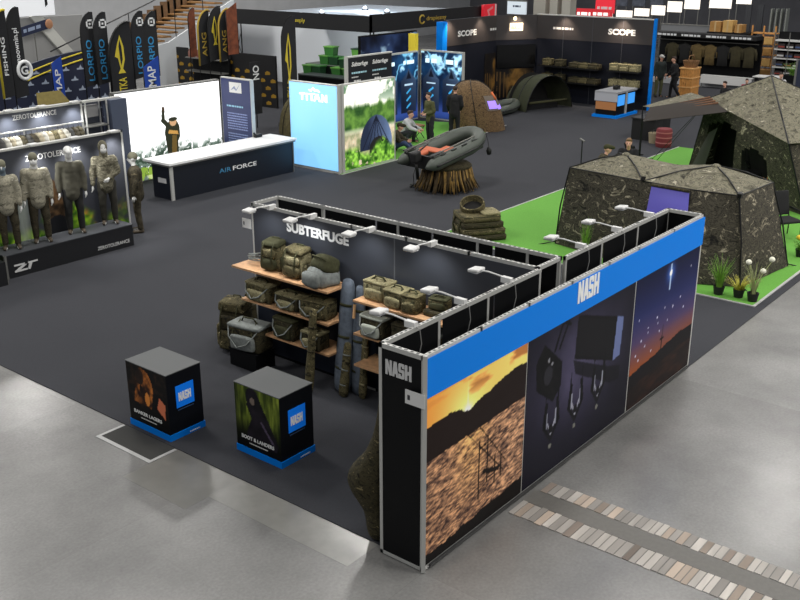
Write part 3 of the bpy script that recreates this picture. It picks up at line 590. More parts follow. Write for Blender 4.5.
# ================================================================== people and mannequins
def figure(name, label, cat, loc, rz, pal, pose='stand', h=1.78, arms=None, lean=0., group=None, headturn=0., hat=None, mask=None, hair=True, vox=.022, boots=True):
    # local frame: faces -y, right hand at -x ; pal: skin, top, trousers, shoes, hair
    t = thing(name, label, cat, loc, rz, group); k = h/1.78
    def P(x, y, z): return Vector((x, y, z))*k
    hip = .93
    L = {}
    if pose == 'stand':
        L['pel'] = P(0, 0, hip); L['ch'] = P(0, -lean*.4, 1.34); L['nk'] = P(0, -lean*.6-.01, 1.50); L['hd'] = P(0, -lean*.75-.03, 1.655)
        for s, c in ((-1, 'r'), (1, 'l')): L['hp'+c] = P(s*.095, 0, .9); L['kn'+c] = P(s*.115, -.02, .5); L['an'+c] = P(s*.12, .02, .09)
    elif pose == 'walk':
        L['pel'] = P(0, 0, .92); L['ch'] = P(0, -.03-lean*.4, 1.33); L['nk'] = P(0, -.05-lean*.6, 1.49); L['hd'] = P(0, -.08-lean*.8, 1.64)
        for s, c in ((-1, 'r'), (1, 'l')): L['hp'+c] = P(s*.095, 0, .89); L['kn'+c] = P(s*.11, -.1 if s < 0 else -.03, .5); L['an'+c] = P(s*.12, -.12 if s < 0 else .2, .09)
    elif pose == 'sit':
        L['pel'] = P(0, .05, .5); L['ch'] = P(0, -.03-lean*.4, .92); L['nk'] = P(0, -.06-lean*.6, 1.07); L['hd'] = P(0, -.1-lean*.8, 1.22)
        for s, c in ((-1, 'r'), (1, 'l')): L['hp'+c] = P(s*.1, .03, .47); L['kn'+c] = P(s*.15, -.4, .5); L['an'+c] = P(s*.15, -.42, .09)
    elif pose == 'crouch':
        L['pel'] = P(0, .12, .3); L['ch'] = P(0, -.06, .66); L['nk'] = P(0, -.12, .8); L['hd'] = P(0, -.17, .94)
        for s, c in ((-1, 'r'), (1, 'l')): L['hp'+c] = P(s*.1, .1, .29); L['kn'+c] = P(s*.18, -.28, .47 if s > 0 else .4); L['an'+c] = P(s*.17, -.06 if s < 0 else -.2, .09)
    elif pose == 'ground':
        L['pel'] = P(0, .08, .14); L['ch'] = P(0, -.04, .5); L['nk'] = P(0, -.1, .64); L['hd'] = P(0, -.17, .77)
        for s, c in ((-1, 'r'), (1, 'l')): L['hp'+c] = P(s*.1, .05, .13); L['kn'+c] = P(s*.26, -.34, .3); L['an'+c] = P(s*.12, -.52, .09)
    ch, nk = L['ch'], L['nk']
    for s, c in ((-1, 'r'), (1, 'l')):
        L['sh'+c] = ch+Vector((s*.185*k, .0, .075*k))
        e, w_ = (arms or {}).get(c, ((s*.07, .02, -.29), (s*.04, -.09, -.53)))
        L['el'+c] = L['sh'+c]+Vector(e)*k; L['wr'+c] = L['sh'+c]+Vector(w_)*k
    # body: one continuous surface
    b = MB(); hd = L['hd']; q = Quaternion((0, 0, 1), headturn)
    def hv(x, y, z): return hd+q @ (Vector((x, y, z))*k)
    b.cap(nk-Vector((0, 0, .05*k)), hd-Vector((0, -.01, .06))*k, .056*k, .052*k); b.ell(hv(0, .012, .03), (.078*k, .098*k, .105*k)); b.ell(hv(0, -.025, -.045), (.056*k, .066*k, .072*k))
    b.cap(hv(0, -.088, .015), hv(0, -.108, -.018), .011*k, .017*k, 8)
    for s in (-1, 1): b.ell(hv(s*.079, .012, 0), (.012*k, .024*k, .034*k), 8, 6)
    b.cap(L['pel'], ch, .115*k, .125*k)
    for s, c in ((-1, 'r'), (1, 'l')):
        b.cap(ch+Vector((0, 0, .03*k)), L['sh'+c], .08*k, .058*k); b.cap(L['sh'+c], L['el'+c], .05*k, .04*k); b.cap(L['el'+c], L['wr'+c], .04*k, .027*k)
        b.cap(L['hp'+c], L['kn'+c], .08*k, .055*k); b.cap(L['kn'+c], L['an'+c], .055*k, .035*k); b.cap(L['an'+c]-Vector((0, 0, .04*k)), L['an'+c]+Vector((0, -.15, -.06))*k, .036*k, .028*k)
        d = (L['wr'+c]-L['el'+c]).normalized(); sd = d.cross(Vector((s, .0, .2))).normalized(); pn = L['wr'+c]+d*.05*k; nn = d.cross(sd)
        b.cap(L['wr'+c], L['wr'+c]+d*.085*k, .026*k, .034*k, 8)
    body = soft('body', b, pal['skin'], t, vox*.85, 3)
    fg = MB()
    for s, c in ((-1, 'r'), (1, 'l')):
        d = (L['wr'+c]-L['el'+c]).normalized(); sd = d.cross(Vector((s, .0, .2))).normalized(); nn = d.cross(sd)*s
        for i, ln in enumerate((.068, .078, .072, .055)):
            a = L['wr'+c]+d*.08*k+sd*((i-1.5)*.018*k); m_ = a+d*ln*.55*k+nn*.008*k; fg.tube([a-d*.03*k, a, m_, m_+d*ln*.4*k+nn*.022*k], [.0095*k, .0095*k, .0088*k, .007*k], 6)
        a = L['wr'+c]+d*.03*k+sd*(-.03*k); fg.tube([a, a-sd*.022*k+d*.03*k, a-sd*.024*k+d*.06*k+nn*.012*k], [.012*k, .011*k, .008*k], 6)
    f = fg.build('fingers', pal['skin'], None, 0)
    bm = bmesh.new(); bm.from_mesh(body.data); bm.from_mesh(f.data); bm.to_mesh(body.data); bm.free(); bpy.data.objects.remove(f); smooth(body)
    ey = MB()
    for s in (-1, 1): ey.ell(hv(s*.03, -.083, .012), (.011*k, .008*k, .008*k), 8, 5)
    ey.build('eyes', mat('dark_eye', (30, 26, 24), .3), body, 0); MB().ell(hv(0, -.083, -.058), (.024*k, .008*k, .006*k), 10, 5).build('mouth', mat('lip', (140, 82, 74), .6), body, 0)
    # clothes
    j = MB(); low = L['pel']+(ch-L['pel']).normalized()*(-.09*k)
    j.cap(low, ch, .178*k, .166*k); j.cap(ch, nk-Vector((0, 0, .03))*k, .13*k, .075*k)
    for s, c in ((-1, 'r'), (1, 'l')):
        j.cap(ch+Vector((0, 0, .03*k)), L['sh'+c], .11*k, .085*k); j.cap(L['sh'+c], L['el'+c], .086*k, .074*k); j.cap(L['el'+c], L['wr'+c]-(L['wr'+c]-L['el'+c]).normalized()*.02*k, .072*k, .052*k)
    jk = soft('jacket', j, pal['top'], t, vox, 4, .012, 9)
    for v in jk.data.vertices:
        if pose == 'stand' or pose == 'walk':
            if abs(v.co.x) < .2*k and v.co.z < 1.3*k: v.co.y *= .94
    j = MB(); j.cap(L['pel']-(ch-L['pel']).normalized()*.02*k, L['pel']+(ch-L['pel']).normalized()*.05*k, .125*k, .11*k)
    for s, c in ((-1, 'r'), (1, 'l')): j.cap(L['pel'], L['hp'+c], .115*k, .108*k); j.cap(L['hp'+c], L['kn'+c], .108*k, .082*k); j.cap(L['kn'+c], L['an'+c]+Vector((0, 0, .02*k)), .08*k, .064*k)
    soft('trousers', j, pal['legs'], t, vox, 4, .01, 9)
    for s, c in ((-1, 'r'), (1, 'l')):
        a = L['an'+c]; f = MB(); f.cap(a+Vector((0, .01, -.02))*k, a+Vector((0, .01, .05))*k, .05*k, .052*k); f.cap(a+Vector((0, .03, -.045))*k, a+Vector((s*.02, -.15, -.052))*k, .046*k, .04*k)
        sh = soft('shoe', f, pal['shoe'], t, vox*.8, 2); zmin = a.z-.088*k
        for v in sh.data.vertices: v.co.z = max(v.co.z, zmin)
    hm = pal.get('hair')
    if hat == 'cap':
        m = MB(); m.ell(hv(0, .015, .06), (.09*k, .11*k, .088*k)); m.cap(hv(0, -.09, .06), hv(0, -.15, .045), .055*k, .05*k); o = soft('hat', m, pal['hat'], t, .014, 2)
    elif hat == 'beanie': soft('hat', MB().ell(hv(0, .015, .055), (.09*k, .112*k, .1*k)), pal['hat'], t, .014, 2)
    elif hat == 'hood': soft('hood', MB().ell(hv(0, .035, .03), (.102*k, .11*k, .14*k)).cap(nk+Vector((0, .02, -.02))*k, hd, .1*k, .08*k), pal['top'], t, .016, 3)
    elif hm: soft('hair', MB().ell(hv(0, .03, .055), (.085*k, .1*k, .09*k)).ell(hv(0, -.02, .1), (.07*k, .08*k, .045*k)), hm, t, .014, 2, .006, 30)
    if mask: soft('face_mask', MB().ell(hv(0, -.03, -.035), (.072*k, .078*k, .075*k)).cap(nk-Vector((0, 0, .02))*k, hd-Vector((0, -.01, .06))*k, .072*k, .066*k), mask, t, .013, 2)
    return t
skin = mat('skin', (206, 158, 134), .6); manq = mat('pale_mannequin_plastic', (206, 206, 202), .45)
TANC = camo('tan_camouflage_cloth', [(74, 72, 60), (124, 120, 104), (158, 153, 134), (130, 126, 110), (192, 188, 170)], 8, .85, 1.6, .14)
BRC = camo('brown_camouflage_cloth', [(22, 20, 14), (42, 39, 29), (66, 60, 45), (48, 44, 33), (104, 94, 72)], 8, .85, 1.6, .14)
boot = mat('brown_boot_leather', (70, 60, 46), .6)
# ================================================================== ZT clothing stand
t = thing('display_platform', 'long black display platform lettered ZT and ZEROTOLERANCE with mannequins', 'platform', (2.45, 12.3, .012))
MB().box(0, 0, 0, 3.03, .66, .47).build('body', mat('black_platform', (15, 16, 20), .5), t); MB().box(-.01, -.012, .47, 3.05, .66, .488).build('deck', mat('dark_grey_deck', (58, 60, 64), .6), t)
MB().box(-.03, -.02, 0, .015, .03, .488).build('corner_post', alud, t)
MB().prism([(0, .16), (.3, .16), (.3, .13), (.12, .035), (.3, .035), (.3, 0), (0, 0), (0, .03), (.18, .125), (0, .125)], (.16, -.001, .1), RX, RZ, .005).prism([(.33, .16), (.62, .16), (.62, .125), (.5, .125), (.44, 0), (.38, 0), (.43, .125), (.33, .125)], (.06, -.001, .1), RX, RZ, .005).build('lettering', mat('grey_white_print', (200, 200, 198), .5), t)
text('lettering', 'ZEROTOLERANCE', (2.1, -.002, .1), RX, RZ, .075, mat('grey_white_print', (200, 200, 198), .5), t, .82, .01)
t = thing('display_block', 'low black block at the left end of the ZT platform', 'plinth', (1.5, 12.0, .012)); MB().box(0, 0, 0, .78, .9, .47).build('body', mat('black_platform', (15, 16, 20), .5), t); MB().box(.775, -.005, 0, .79, .03, .47).build('edge', alud, t)
BW = thing('partition_wall', 'grey ZEROTOLERANCE backdrop wall with leaf print behind the mannequins', 'exhibition wall', (1.6, 13.0, .012))
MB().box(0, .0, 0, 4.3, .08, 2.4).build('panel', mat('grey_backdrop_panel', (52, 54, 60), .55), BW); MB().box(4.3, -.02, 0, 4.34, .1, 2.42).build('post', alu, BW); MB().box(0, -.02, 2.38, 4.34, .1, 2.42).build('rail', alu, BW)
def leaves(X, Y):
    n = fbm(X*3.5, Y*3.5, 31); img = mixc((50, 52, 58), (84, 86, 92), np.exp(-((Y-1.7)/.6)**2)*.55)
    m = np.clip((fbm(X*2.2, Y*2.2, 7)-.33)*5, 0, 1)*np.clip((.95+.25*np.sin(X*3)-Y)*5, 0, 1); leaf = mixc((44, 84, 20), (150, 190, 40), np.clip(fbm(X*9, Y*9, 9)*2-.5, 0, 1)); leaf = mixc(leaf, (190, 120, 50), np.clip(fbm(X*4, Y*4, 19)*4-2.2, 0, 1)); img = put(img, m, (0, 0, 0)); img = img+leaf*m[..., None]
    gl = np.exp(-((X-1.72)/.16)**2)*np.clip((1.7-Y)*2, 0, 1); img = mixc(img, (196, 206, 190), gl*.7); gl = np.exp(-((X-1.0)/.12)**2)*np.clip((1.5-Y)*2, 0, 1); img = mixc(img, (120, 150, 130), gl*.6)
    c = np.maximum(blob(X, Y, 2.45, .85, .26, .6), blob(X, Y, 2.42, 1.45, .13, .17)); img = mixc(img, mixc((34, 26, 18), (112, 84, 56), np.clip(fbm(X*8, Y*8, 3)*2-.5, 0, 1)), c); img = put(img, blob(X, Y, 2.5, .55, .3, .28), (24, 25, 28)); return img
picture('leaf_print', (0.02, 0, .03), RX, RZ, 4.27, 2.34, 160, 90, leaves, BW, 0, .006)
text('lettering', 'ZEROTOLERANCE', (1.95, -.008, 2.1), RX, RZ, .12, mat('grey_white_print', (200, 200, 198), .5), BW, 1.3, .01)
def rail_lamp(x, y, z, label):
    t = thing('rail_light', label, 'light', (x, y, z), 0, 'small white lights along the top rails'); rbox('lamp_head', (.2, .12, .05), wht, t, .012, 2, (0, -.1, .03)); MB().box(-.02, -.06, -.02, .02, .02, .035).build('clamp', wht, t)
    l = bpy.data.lights.new('lamp_beam', 'SPOT'); l.energy = 90; l.spot_size = 1.9; l.spot_blend = .8; l.shadow_soft_size = .1; lo = bpy.data.objects.new('lamp_beam', l); C.objects.link(lo); lo.parent = t; lo.location = (0, -.2, -.01); lo.rotation_euler = (math.radians(8), 0, 0)
for px, lb in ((30, 'small white rail light above the mannequin with the pale mask'), (72, 'small white rail light above the mannequin covering the lettering'), (111, 'small white rail light above the mannequin with folded hands')):
    q = PY(px, 145, 12.98); rail_lamp(q.x, 12.98, 2.43, lb)
UW = thing('partition_wall', 'rear grey wall lettered ZEROTOLERANCE above a rail of hanging clothes', 'exhibition wall', (3.4, 16.1, .012))
MB().box(0, 0, 0, 3.6, .08, 2.6).build('panel', mat('grey_blue_panel', (66, 70, 80), .55), UW); MB().box(0, -.03, 2.58, 4.75, .1, 2.63).build('rail', alu, UW); MB().box(3.58, -.03, 0, 3.62, .1, 2.63).build('post', alu, UW)
MB().box(4.3, -.25, 0, 4.78, .08, 2.6).build('end_panel', mat('slate_blue_panel', (66, 74, 92), .5), UW); MB().box(3.62, .3, 0, 4.3, .34, 2.6).build('rack_back', mat('grey_blue_panel', (66, 70, 80), .55), UW)
text('lettering', 'ZEROTOLERANCE', (1.75, -.002, 2.4), RX, RZ, .115, mat('grey_white_print', (200, 200, 198), .5), UW, 1.16, .01)
for px, lb in ((7, 'small white rail light over the left end of the clothes rail'), (41, 'small white rail light over the rear ZEROTOLERANCE lettering'), (74, 'small white rail light at the right end of the clothes rail')):
    q = PY(px, 106, 16.0); rail_lamp(q.x, 16.08, 2.64, lb)
t = thing('display_rack', 'small metal rack with a grey screen box right of the clothes rail', 'rack', (7.02, 15.95, .012))
for x in (0, .62):
    for y in (0, .32): MB().box(x, y, 0, x+.03, y+.03, 2.64).build('post', alu, t)
for z in (1.98, 1.3, .6): MB().box(0, 0, z, .65, .35, z+.03).build('shelf', alud, t)
MB().box(.1, .2, 2.2, .5, .3, 2.5).build('screen_box', mat('dull_grey_box', (120, 120, 120), .6), t)
t = thing('canvas_flap', 'olive canvas flap behind the metal rack above the clothes rail', 'canvas', (7.1, 17.9, .0)); MB().prism([(0, .0), (.95, .0), (.8, .36), (.1, .36)], (0, .3, 2.3), RX, Vector((0, .5, .86)), .03).build('cloth', mat('olive_canvas', (112, 100, 52), .9, 0, .15, 12), t); MB().box(.1, .32, 0.013, .14, .36, 2.35).build('pole', alud, t); MB().box(.8, .32, 0.013, .84, .36, 2.35).build('pole', alud, t)
rail = thing('clothes_rail', 'steel rail holding the hanging clothes before the rear grey wall', 'clothes rail', (3.6, 15.75, 0.012)); MB().tube([(0, 0, 2.2), (3.2, 0, 2.2)], .018, 8).build('bar', alu, rail)
for x in (.02, 1.6, 3.18): MB().tube([(x, 0, 0), (x, 0, 2.2)], .016, 8).build('upright', alu, rail)
def garment(label, loc, rz, m, group, L=.75, wd=.5):
    t = thing('hanging_jacket', label, 'jacket', loc, rz, group)
    rings = []
    for z, a, b_ in [(-.02, .05, .05), (-.06, .16, .07), (-.12, wd*.48, .09), (-.3, wd*.46, .1), (-.55, wd*.42, .1), (-L, wd*.46, .11)]:
        rings.append([Vector((a*math.cos(q), b_*math.sin(q)*(1+.25*math.sin(q*5+z*3)), z)) for q in [2*math.pi*i/18 for i in range(18)]])
    MB().loft(rings).build('body', m, t, 0)
    for s in (-1, 1): MB().tube([(s*wd*.4, 0, -.12), (s*wd*.55, 0, -.3), (s*wd*.58, -.02, -.62)], [.07, .065, .05], 8).build('sleeve', m, t, 0)
    MB().tube([(-wd*.3, 0, -.07), (0, 0, -.01), (wd*.3, 0, -.07)], .008, 5).tube([(0, 0, -.01), (0, 0, .03), (.03, 0, .05), (.0, 0, .07)], .006, 5).build('hanger', blackmet, t)
    return t
gm = [mat('pale_grey_jacket_cloth', (168, 166, 156), .9, 0, .2, 10), CM, mat('dark_grey_jacket_cloth', (52, 52, 50), .9), BRC, mat('beige_jacket_cloth', (142, 134, 112), .9, 0, .2, 10), CMD]
names = ['pale grey', 'olive camouflage', 'dark grey', 'brown camouflage', 'beige', 'dark camouflage']
protos = {}
order = [2, 0, 4, 0, 5, 2, 3, 4, 0, 4, 1, 4, 0, 2, 3, 5]; ords = ['leftmost', 'second', 'third', 'fourth', 'fifth', 'sixth', 'seventh', 'eighth', 'ninth', 'tenth', 'eleventh', 'twelfth', 'thirteenth', 'fourteenth', 'fifteenth', 'rightmost']
for i, k in enumerate(order):
    lb = f'{names[k]} garment on the rear clothes rail, {ords[i]} of sixteen along the rail'; lo = (4.55+i*.14, 15.75, 2.13); rz = 1.45+R.uniform(-.1, .1)
    if k in protos: dup(protos[k], lo, rz, lb)
    else: protos[k] = garment(lb, lo, rz, gm[k], 'garments on the rear clothes rail', .75, .42)
GM = 'mannequins on the ZT platform'
pm = dict(skin=manq, top=TANC, legs=BRC, shoe=boot, hat=mat('olive_grey_hat', (112, 110, 92), .9))
wm = mat('white_face_cloth', (214, 214, 210), .8); bm_ = mat('blue_grey_face_cloth', (96, 110, 120), .8)
SA = {'r': ((-.06, .0, -.29), (-.07, -.06, -.53)), 'l': ((.06, .0, -.29), (.07, -.06, -.53))}
figure('mannequin', 'mannequin with blue-grey face cover and pale sweatshirt at the left edge of the platform', 'mannequin', (2.83, 12.66, .5), -.5, dict(pm), 'stand', 1.8, SA, 0, GM, 0, 'beanie', bm_)
figure('mannequin', 'mannequin in a pale camouflage jacket with white mask and beanie', 'mannequin', (3.5, 12.62, .5), -.5, dict(pm), 'stand', 1.84, SA, 0, GM, 0, 'beanie', wm)
figure('mannequin', 'mannequin in a dark olive sweatshirt with white cap, third on the platform', 'mannequin', (4.33, 12.66, .5), -.5, dict(pm, top=mat('dark_olive_sweatshirt', (76, 74, 62), .9, 0, .15, 12), legs=mat('black_trousers', (30, 30, 28), .9), hat=wm), 'stand', 1.84, SA, 0, GM, 0, 'cap', wm)
figure('mannequin', 'mannequin in a grey-olive hooded camouflage jacket with dark trousers, rightmost on the platform', 'mannequin', (5.22, 12.72, .5), -.55, dict(pm, top=camo('grey_olive_camouflage_cloth', [(50, 48, 38), (84, 80, 66), (116, 112, 94), (150, 146, 128)], 8, .85, 1.6, .14), legs=mat('dark_olive_trousers', (44, 42, 34), .9)), 'stand', 1.8, {'r': ((-.08, .02, -.29), (-.1, -.04, -.54)), 'l': ((.07, .0, -.27), (-.12, -.16, -.38))}, 0, GM, .1, 'hood', wm)
figure('mannequin', 'mannequin in brown camouflage clothes standing on the carpet behind the ZT backdrop', 'mannequin', (6.25, 13.1, .012), -2.2, dict(pm, top=BRC, legs=BRC), 'stand', 1.84, SA, 0, None, 0, 'beanie')
# ================================================================== counter and light walls
t = thing('display_counter', 'long black counter with white top lettered AIRFORCE', 'counter', (8.56, 14.8, .012))
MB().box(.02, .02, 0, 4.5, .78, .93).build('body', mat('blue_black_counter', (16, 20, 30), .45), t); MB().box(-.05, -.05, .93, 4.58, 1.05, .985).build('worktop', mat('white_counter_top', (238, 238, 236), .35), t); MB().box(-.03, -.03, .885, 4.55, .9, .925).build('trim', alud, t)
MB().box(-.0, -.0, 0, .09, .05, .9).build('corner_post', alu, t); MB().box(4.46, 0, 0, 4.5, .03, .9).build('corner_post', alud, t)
text('lettering', 'AIR', (1.65, .018, .44), RX, RZ, .12, mat('pale_blue_print', (70, 140, 180), .5), t, .42, .0); text('lettering', 'FORCE', (2.14, .018, .44), RX, RZ, .12, white, t, .88, .012)
MB().obox((.019, .56, .42), -RY*.34, RZ*.13, RX*-.002).build('logo_plate', mat('grey_white_print', (200, 200, 198), .5), t)
t = thing('tape_dispenser', 'small black desk gadget on the white counter top', 'gadget', (12.52, 15.72, .998)); rbox('body', (.26, .12, .1), blackmet, t, .02, 2, (0, 0, .05)); MB().tube([(-.1, 0, .08), (-.14, .02, .14)], .03, 10).build('knob', blackmet, t)
LW = thing('light_wall', 'glowing white light wall printed with reeds and an angler raising an arm', 'light box', (8.74, 17.2, .012))
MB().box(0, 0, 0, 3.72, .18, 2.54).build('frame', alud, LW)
def reeds(X, Y):
    img = np.ones(X.shape+(3,))*np.array([252, 253, 252]); img = mixc(img, (236, 240, 240), np.clip(.9-Y, 0, 1)*.4)
    x1 = X*2.6+fbm(X*2, Y*3, 4)*.8; st = (np.abs(x1*7 % 1-.5) < .07)*(fbm(X*6, X*0, 3) > .42)*(Y < .7+1.5*fbm(X*3, X*0+9, 2))*(fbm(X*30, Y*2.5, 5) > .45); img = put(img, st*.4, (130, 140, 130))
    top = .62+.55*fbm(X*2.2, X*0+2, 6); bush = np.clip((top-Y)*6, 0, 1)*(fbm(X*12, Y*12, 8) > .4+.15*np.clip(Y-.5, 0, 1)); img = put(img, bush*.9, (78, 96, 84)); dk = np.clip((top-.15-Y)*6, 0, 1)*(fbm(X*9, Y*14, 18) > .5); img = put(img, dk*.9, (44, 60, 48))
    gr = (Y < .3+.12*fbm(X*6, X*0, 1))*(fbm(X*16, Y*4, 28) > .4); img = put(img, gr, (128, 158, 60)); img = put(img, (Y < .12)*(fbm(X*8, Y*8, 2) > .5)*.5, (236, 238, 200))
    a = lambda *p: [(x-8.74, z) for x, z in p]
    Y = .6+(Y-.6)/.84; D = (38, 40, 28); img = put(img, inside(X, Y, a((10.36, .6), (10.33, 1.0), (10.3, 1.35), (10.36, 1.6), (10.5, 1.72), (10.75, 1.7), (10.84, 1.5), (10.84, 1.15), (10.76, 1.0), (10.74, .6))), D)
    img = put(img, seg(X, Y, (10.42-8.74, 1.58), (10.28-8.74, 1.76), .08), D); img = put(img, seg(X, Y, (10.28-8.74, 1.76), (10.3-8.74, 2.08), .055), D); img = put(img, blob(X, Y, 10.31-8.74, 2.14, .05, .09), (60, 46, 34)); img = put(img, blob(X, Y, 10.62-8.74, 1.66, .12, .13), (176, 140, 104)); img = put(img, blob(X, Y, 10.62-8.74, 1.76, .16, .07), D); img = put(img, inside(X, Y, a((10.42, 1.3), (10.78, 1.22), (10.76, 1.34), (10.46, 1.42))), (170, 128, 66)); img = put(img, inside(X, Y, a((10.5, .62), (10.68, .62), (10.72, 1.2), (10.56, 1.22))), (92, 74, 38)); return img
picture('light_print', (.03, 0, .03), RX, RZ, 3.66, 2.47, 260, 170, reeds, LW, .92)
t = thing('information_panel', 'dark blue information panel beside the glowing reed wall', 'panel', (12.5, 15.88, .012))
MB().box(-.03, 0, .0, .1, 1.28, 2.62).build('frame', alu, t); MB().obox((-.034, 1.26, .05), -RY*1.24, RZ*2.54, RX*.002).build('face', mat('indigo_print', (46, 56, 104), .5), t)
MB().obox((-.037, .9, 2.2), -RY*.52, RZ*.3, RX*.002).build('logo_plate', white, t); MB().prism([(.05, .06), (.22, .2), (.3, .1), (.46, .26), (.3, .06), (.2, .12)], (-.038, .9, 2.2), -RY, RZ, .003).build('logo_mark', mat('grey_blue_ink', (150, 160, 190), .5), t)
bars('title_line', (-.036, 1.05, 1.78), -RY, RZ, [(0, .7, 0, .05)], mat('cyan_ink', (150, 200, 226), .5), t); bars('body_text', (-.036, 1.05, .6), -RY, RZ, [(0, .86, i*.075, .035) for i in range(0, 14) if i != 6], mat('pale_blue_ink', (140, 156, 206), .5), t)
TB = thing('light_box', 'tall pale blue glowing light box lettered TITAN', 'light box', (13.6, 13.53, .012)); MB().box(.0, .0, .0, .16, 1.92, 2.54).build('frame', alu, TB); MB().box(-.02, -.04, 0, .06, .0, 2.56).build('post', alu, TB)
picture('light_print', (-.001, 1.9, .08), -RY, RZ, 1.88, 2.43, 40, 60, lambda X, Y: mixc((150, 206, 250), (128, 196, 246), np.clip(.5-(Y-1.2)/2.4+.5*fbm(X*.8, Y*.8, 3)-.25, 0, 1)), TB, .86)
TIT = MB()
for p in ([(0, .2), (.24, .22), (.24, .17), (.16, .165), (.15, 0), (.08, 0), (.08, .16), (0, .155)], [(.27, .21), (.34, .22), (.34, 0), (.27, 0)], [(.37, .21), (.63, .24), (.63, .19), (.53, .18), (.53, 0), (.46, 0), (.46, .175), (.37, .17)], [(.56, 0), (.66, .22), (.76, .22), (.86, 0), (.78, 0), (.75, .07), (.67, .07), (.64, 0)], [(.88, 0), (.88, .22), (.95, .22), (1.04, .1), (1.04, .22), (1.11, .22), (1.11, 0), (1.04, 0), (.95, .11), (.95, 0)], [(.4, .28), (.5, .26), (.52, .33), (.62, .28), (.74, .3), (.76, .25), (.84, .27), (.78, .34), (.64, .34), (.56, .4), (.47, .33), (.38, .33)]): TIT.prism(p, (-.006, 1.5, 2.02), -RY, RZ, .004)
TIT.build('lettering', emat('glowing_white_letter', (255, 255, 255), .9), TB)
TP = thing('light_box', 'glowing photo light box of a blue brolly tent among green bushes', 'light box', (13.74, 13.53, .012)); MB().box(0, 0, 0, 2.46, .16, 2.54).build('frame', alu, TP)
def brolly(X, Y):
    n = fbm(X*5, Y*5, 41); img = np.ones(X.shape+(3,))*np.array([250, 246, 236]); img = put(img, np.clip((fbm(X*3, Y*3, 12)-.52)*8, 0, 1)*np.clip(Y-1.6, 0, .6)*1.6*((X > 1.5)|(X < .5)), (96, 128, 100))
    tr = np.clip((1.75-Y+.25*fbm(X*5, X*0, 2))*8, 0, 1)*np.clip((Y-1.0)*5, 0, 1); img = mixc(img, mixc((34, 66, 30), (100, 140, 60), n*1.8-.4), tr)
    bk = np.clip((1.15-Y)*6, 0, 1); img = mixc(img, mixc((240, 214, 190), (120, 130, 90), n*1.6-.3), bk)
    d = ((X-1.42)/.74)**2+((Y-.55)/.9)**2; br = (d < 1)*(Y > .45); img = mixc(img, mixc((34, 42, 62), (96, 116, 150), np.clip((X-1.0)/1.1+.25*(fbm(X*4, Y*4, 5)-.5), 0, 1)), br)
    for e in (.8, 1.05, 1.3, 1.55, 1.8, 2.05): img = put(img, seg(X, Y, (1.42, 1.42), (e, .5), .018)*br, (22, 26, 40))
    img = put(img, blob(X, Y, 1.55, .45, .45, .35), (30, 30, 30)); fb = np.clip((.45+.16*np.sin(X*4+1)+.3*fbm(X*4, X*0, 3)-Y)*6, 0, 1)*(fbm(X*6, Y*6, 50) > .3); img = mixc(img, mixc((34, 74, 20), (150, 206, 76), np.clip(fbm(X*8, Y*8, 77)*2.2-.6, 0, 1)), fb); return img
picture('light_print', (.12, -.001, .06), RX, RZ, 2.28, 2.45, 120, 130, brolly, TP, .75); MB().box(0, -.03, 0, .1, 0, 2.56).build('post', alu, TP)
# ================================================================== middle of the hall
def blue_print(seed, cols=(0,)):
    def fn(X, Y):
        n = fbm(X*1.6+seed, Y*1.6, 60+seed); img = mixc((8, 18, 40), (24, 74, 120), np.clip(n*2-.5, 0, 1)*np.clip(Y/2.1, .25, 1)); img = mixc(img, (60, 84, 170), np.exp(-((Y-.25)/.35)**2)*.7)
        s = np.clip(1-np.abs(fbm(X*1.3, Y*1.3, 7+seed)-.5)*16, 0, 1)*(Y > 1.45); img = mixc(img, (120, 190, 225), s); img = mixc(img, (170, 214, 240), np.clip((fbm(X*2.4, Y*2.6, 3+seed)-.62)*9, 0, 1)*(Y > 1.5))
        w_ = X.max(); k = 2
        for i in range(k):
            c = w_*(i+.5)/k; hw = w_/k*.4; bag = inside(X, Y, [(c-hw, .25), (c-hw, 1.45), (c-hw*.35, 1.68), (c, 1.9), (c+hw*.35, 1.68), (c+hw, 1.45), (c+hw, .25)]); img = mixc(img, mixc((16, 22, 38), (66, 84, 112), np.clip((Y-.2)/1.9, 0, 1)*.8+.2*np.sin((X-c)/hw*1.5)), bag*.92)
            img = put(img, inside(X, Y, [(c-hw*.3, 1.52), (c, 1.82), (c+hw*.35, 1.52)]), (14, 18, 30)); img = put(img, (np.abs(X-c) < hw*.55)*(np.abs(Y-1.3) < .03), (170, 196, 220))
            for q in range(3): img = put(img, seg(X, Y, (c-hw*.2, .45+q*.27), (c+hw*.25, .58+q*.27), .035), (60, 150, 205))
            img = put(img, (np.abs(X-c) < hw*.7)*(np.abs(Y-2.12) < .07)*(fbm(X*9, X*0, 5) > .38), (215, 240, 250))
        return img
    return fn
t = thing('light_box', 'glowing blue light box printed with two tall dark bags, right of its neighbour', 'light box', (23, 15.87, .012)); MB().box(0, 0, 0, .14, 1.95, 2.56).build('frame', alu, t); picture('light_print', (-.001, 1.92, .05), -RY, RZ, 1.89, 2.46, 90, 110, blue_print(1), t, .85)
t = thing('light_box', 'glowing blue light box printed with dark bags behind the crouching man', 'light box', (20.4, 17.7, .012)); MB().box(0, 0, 0, 2.3, .14, 2.54).build('frame', alu, t); picture('light_print', (.03, -.001, .05), RX, RZ, 2.24, 2.44, 100, 110, blue_print(5), t, .85)
t = thing('yellow_post', 'yellow post standing between the two blue light boxes', 'post', (22.76, 17.88, .012)); MB().box(0, 0, 0, .16, .34, 3.1).build('body', mat('yellow_post_paint', (236, 214, 60), .5), t); MB().box(.0, -.01, 3.1, .16, .35, 3.13).build('top', mat('yellow_post_paint', (236, 214, 60), .5), t)
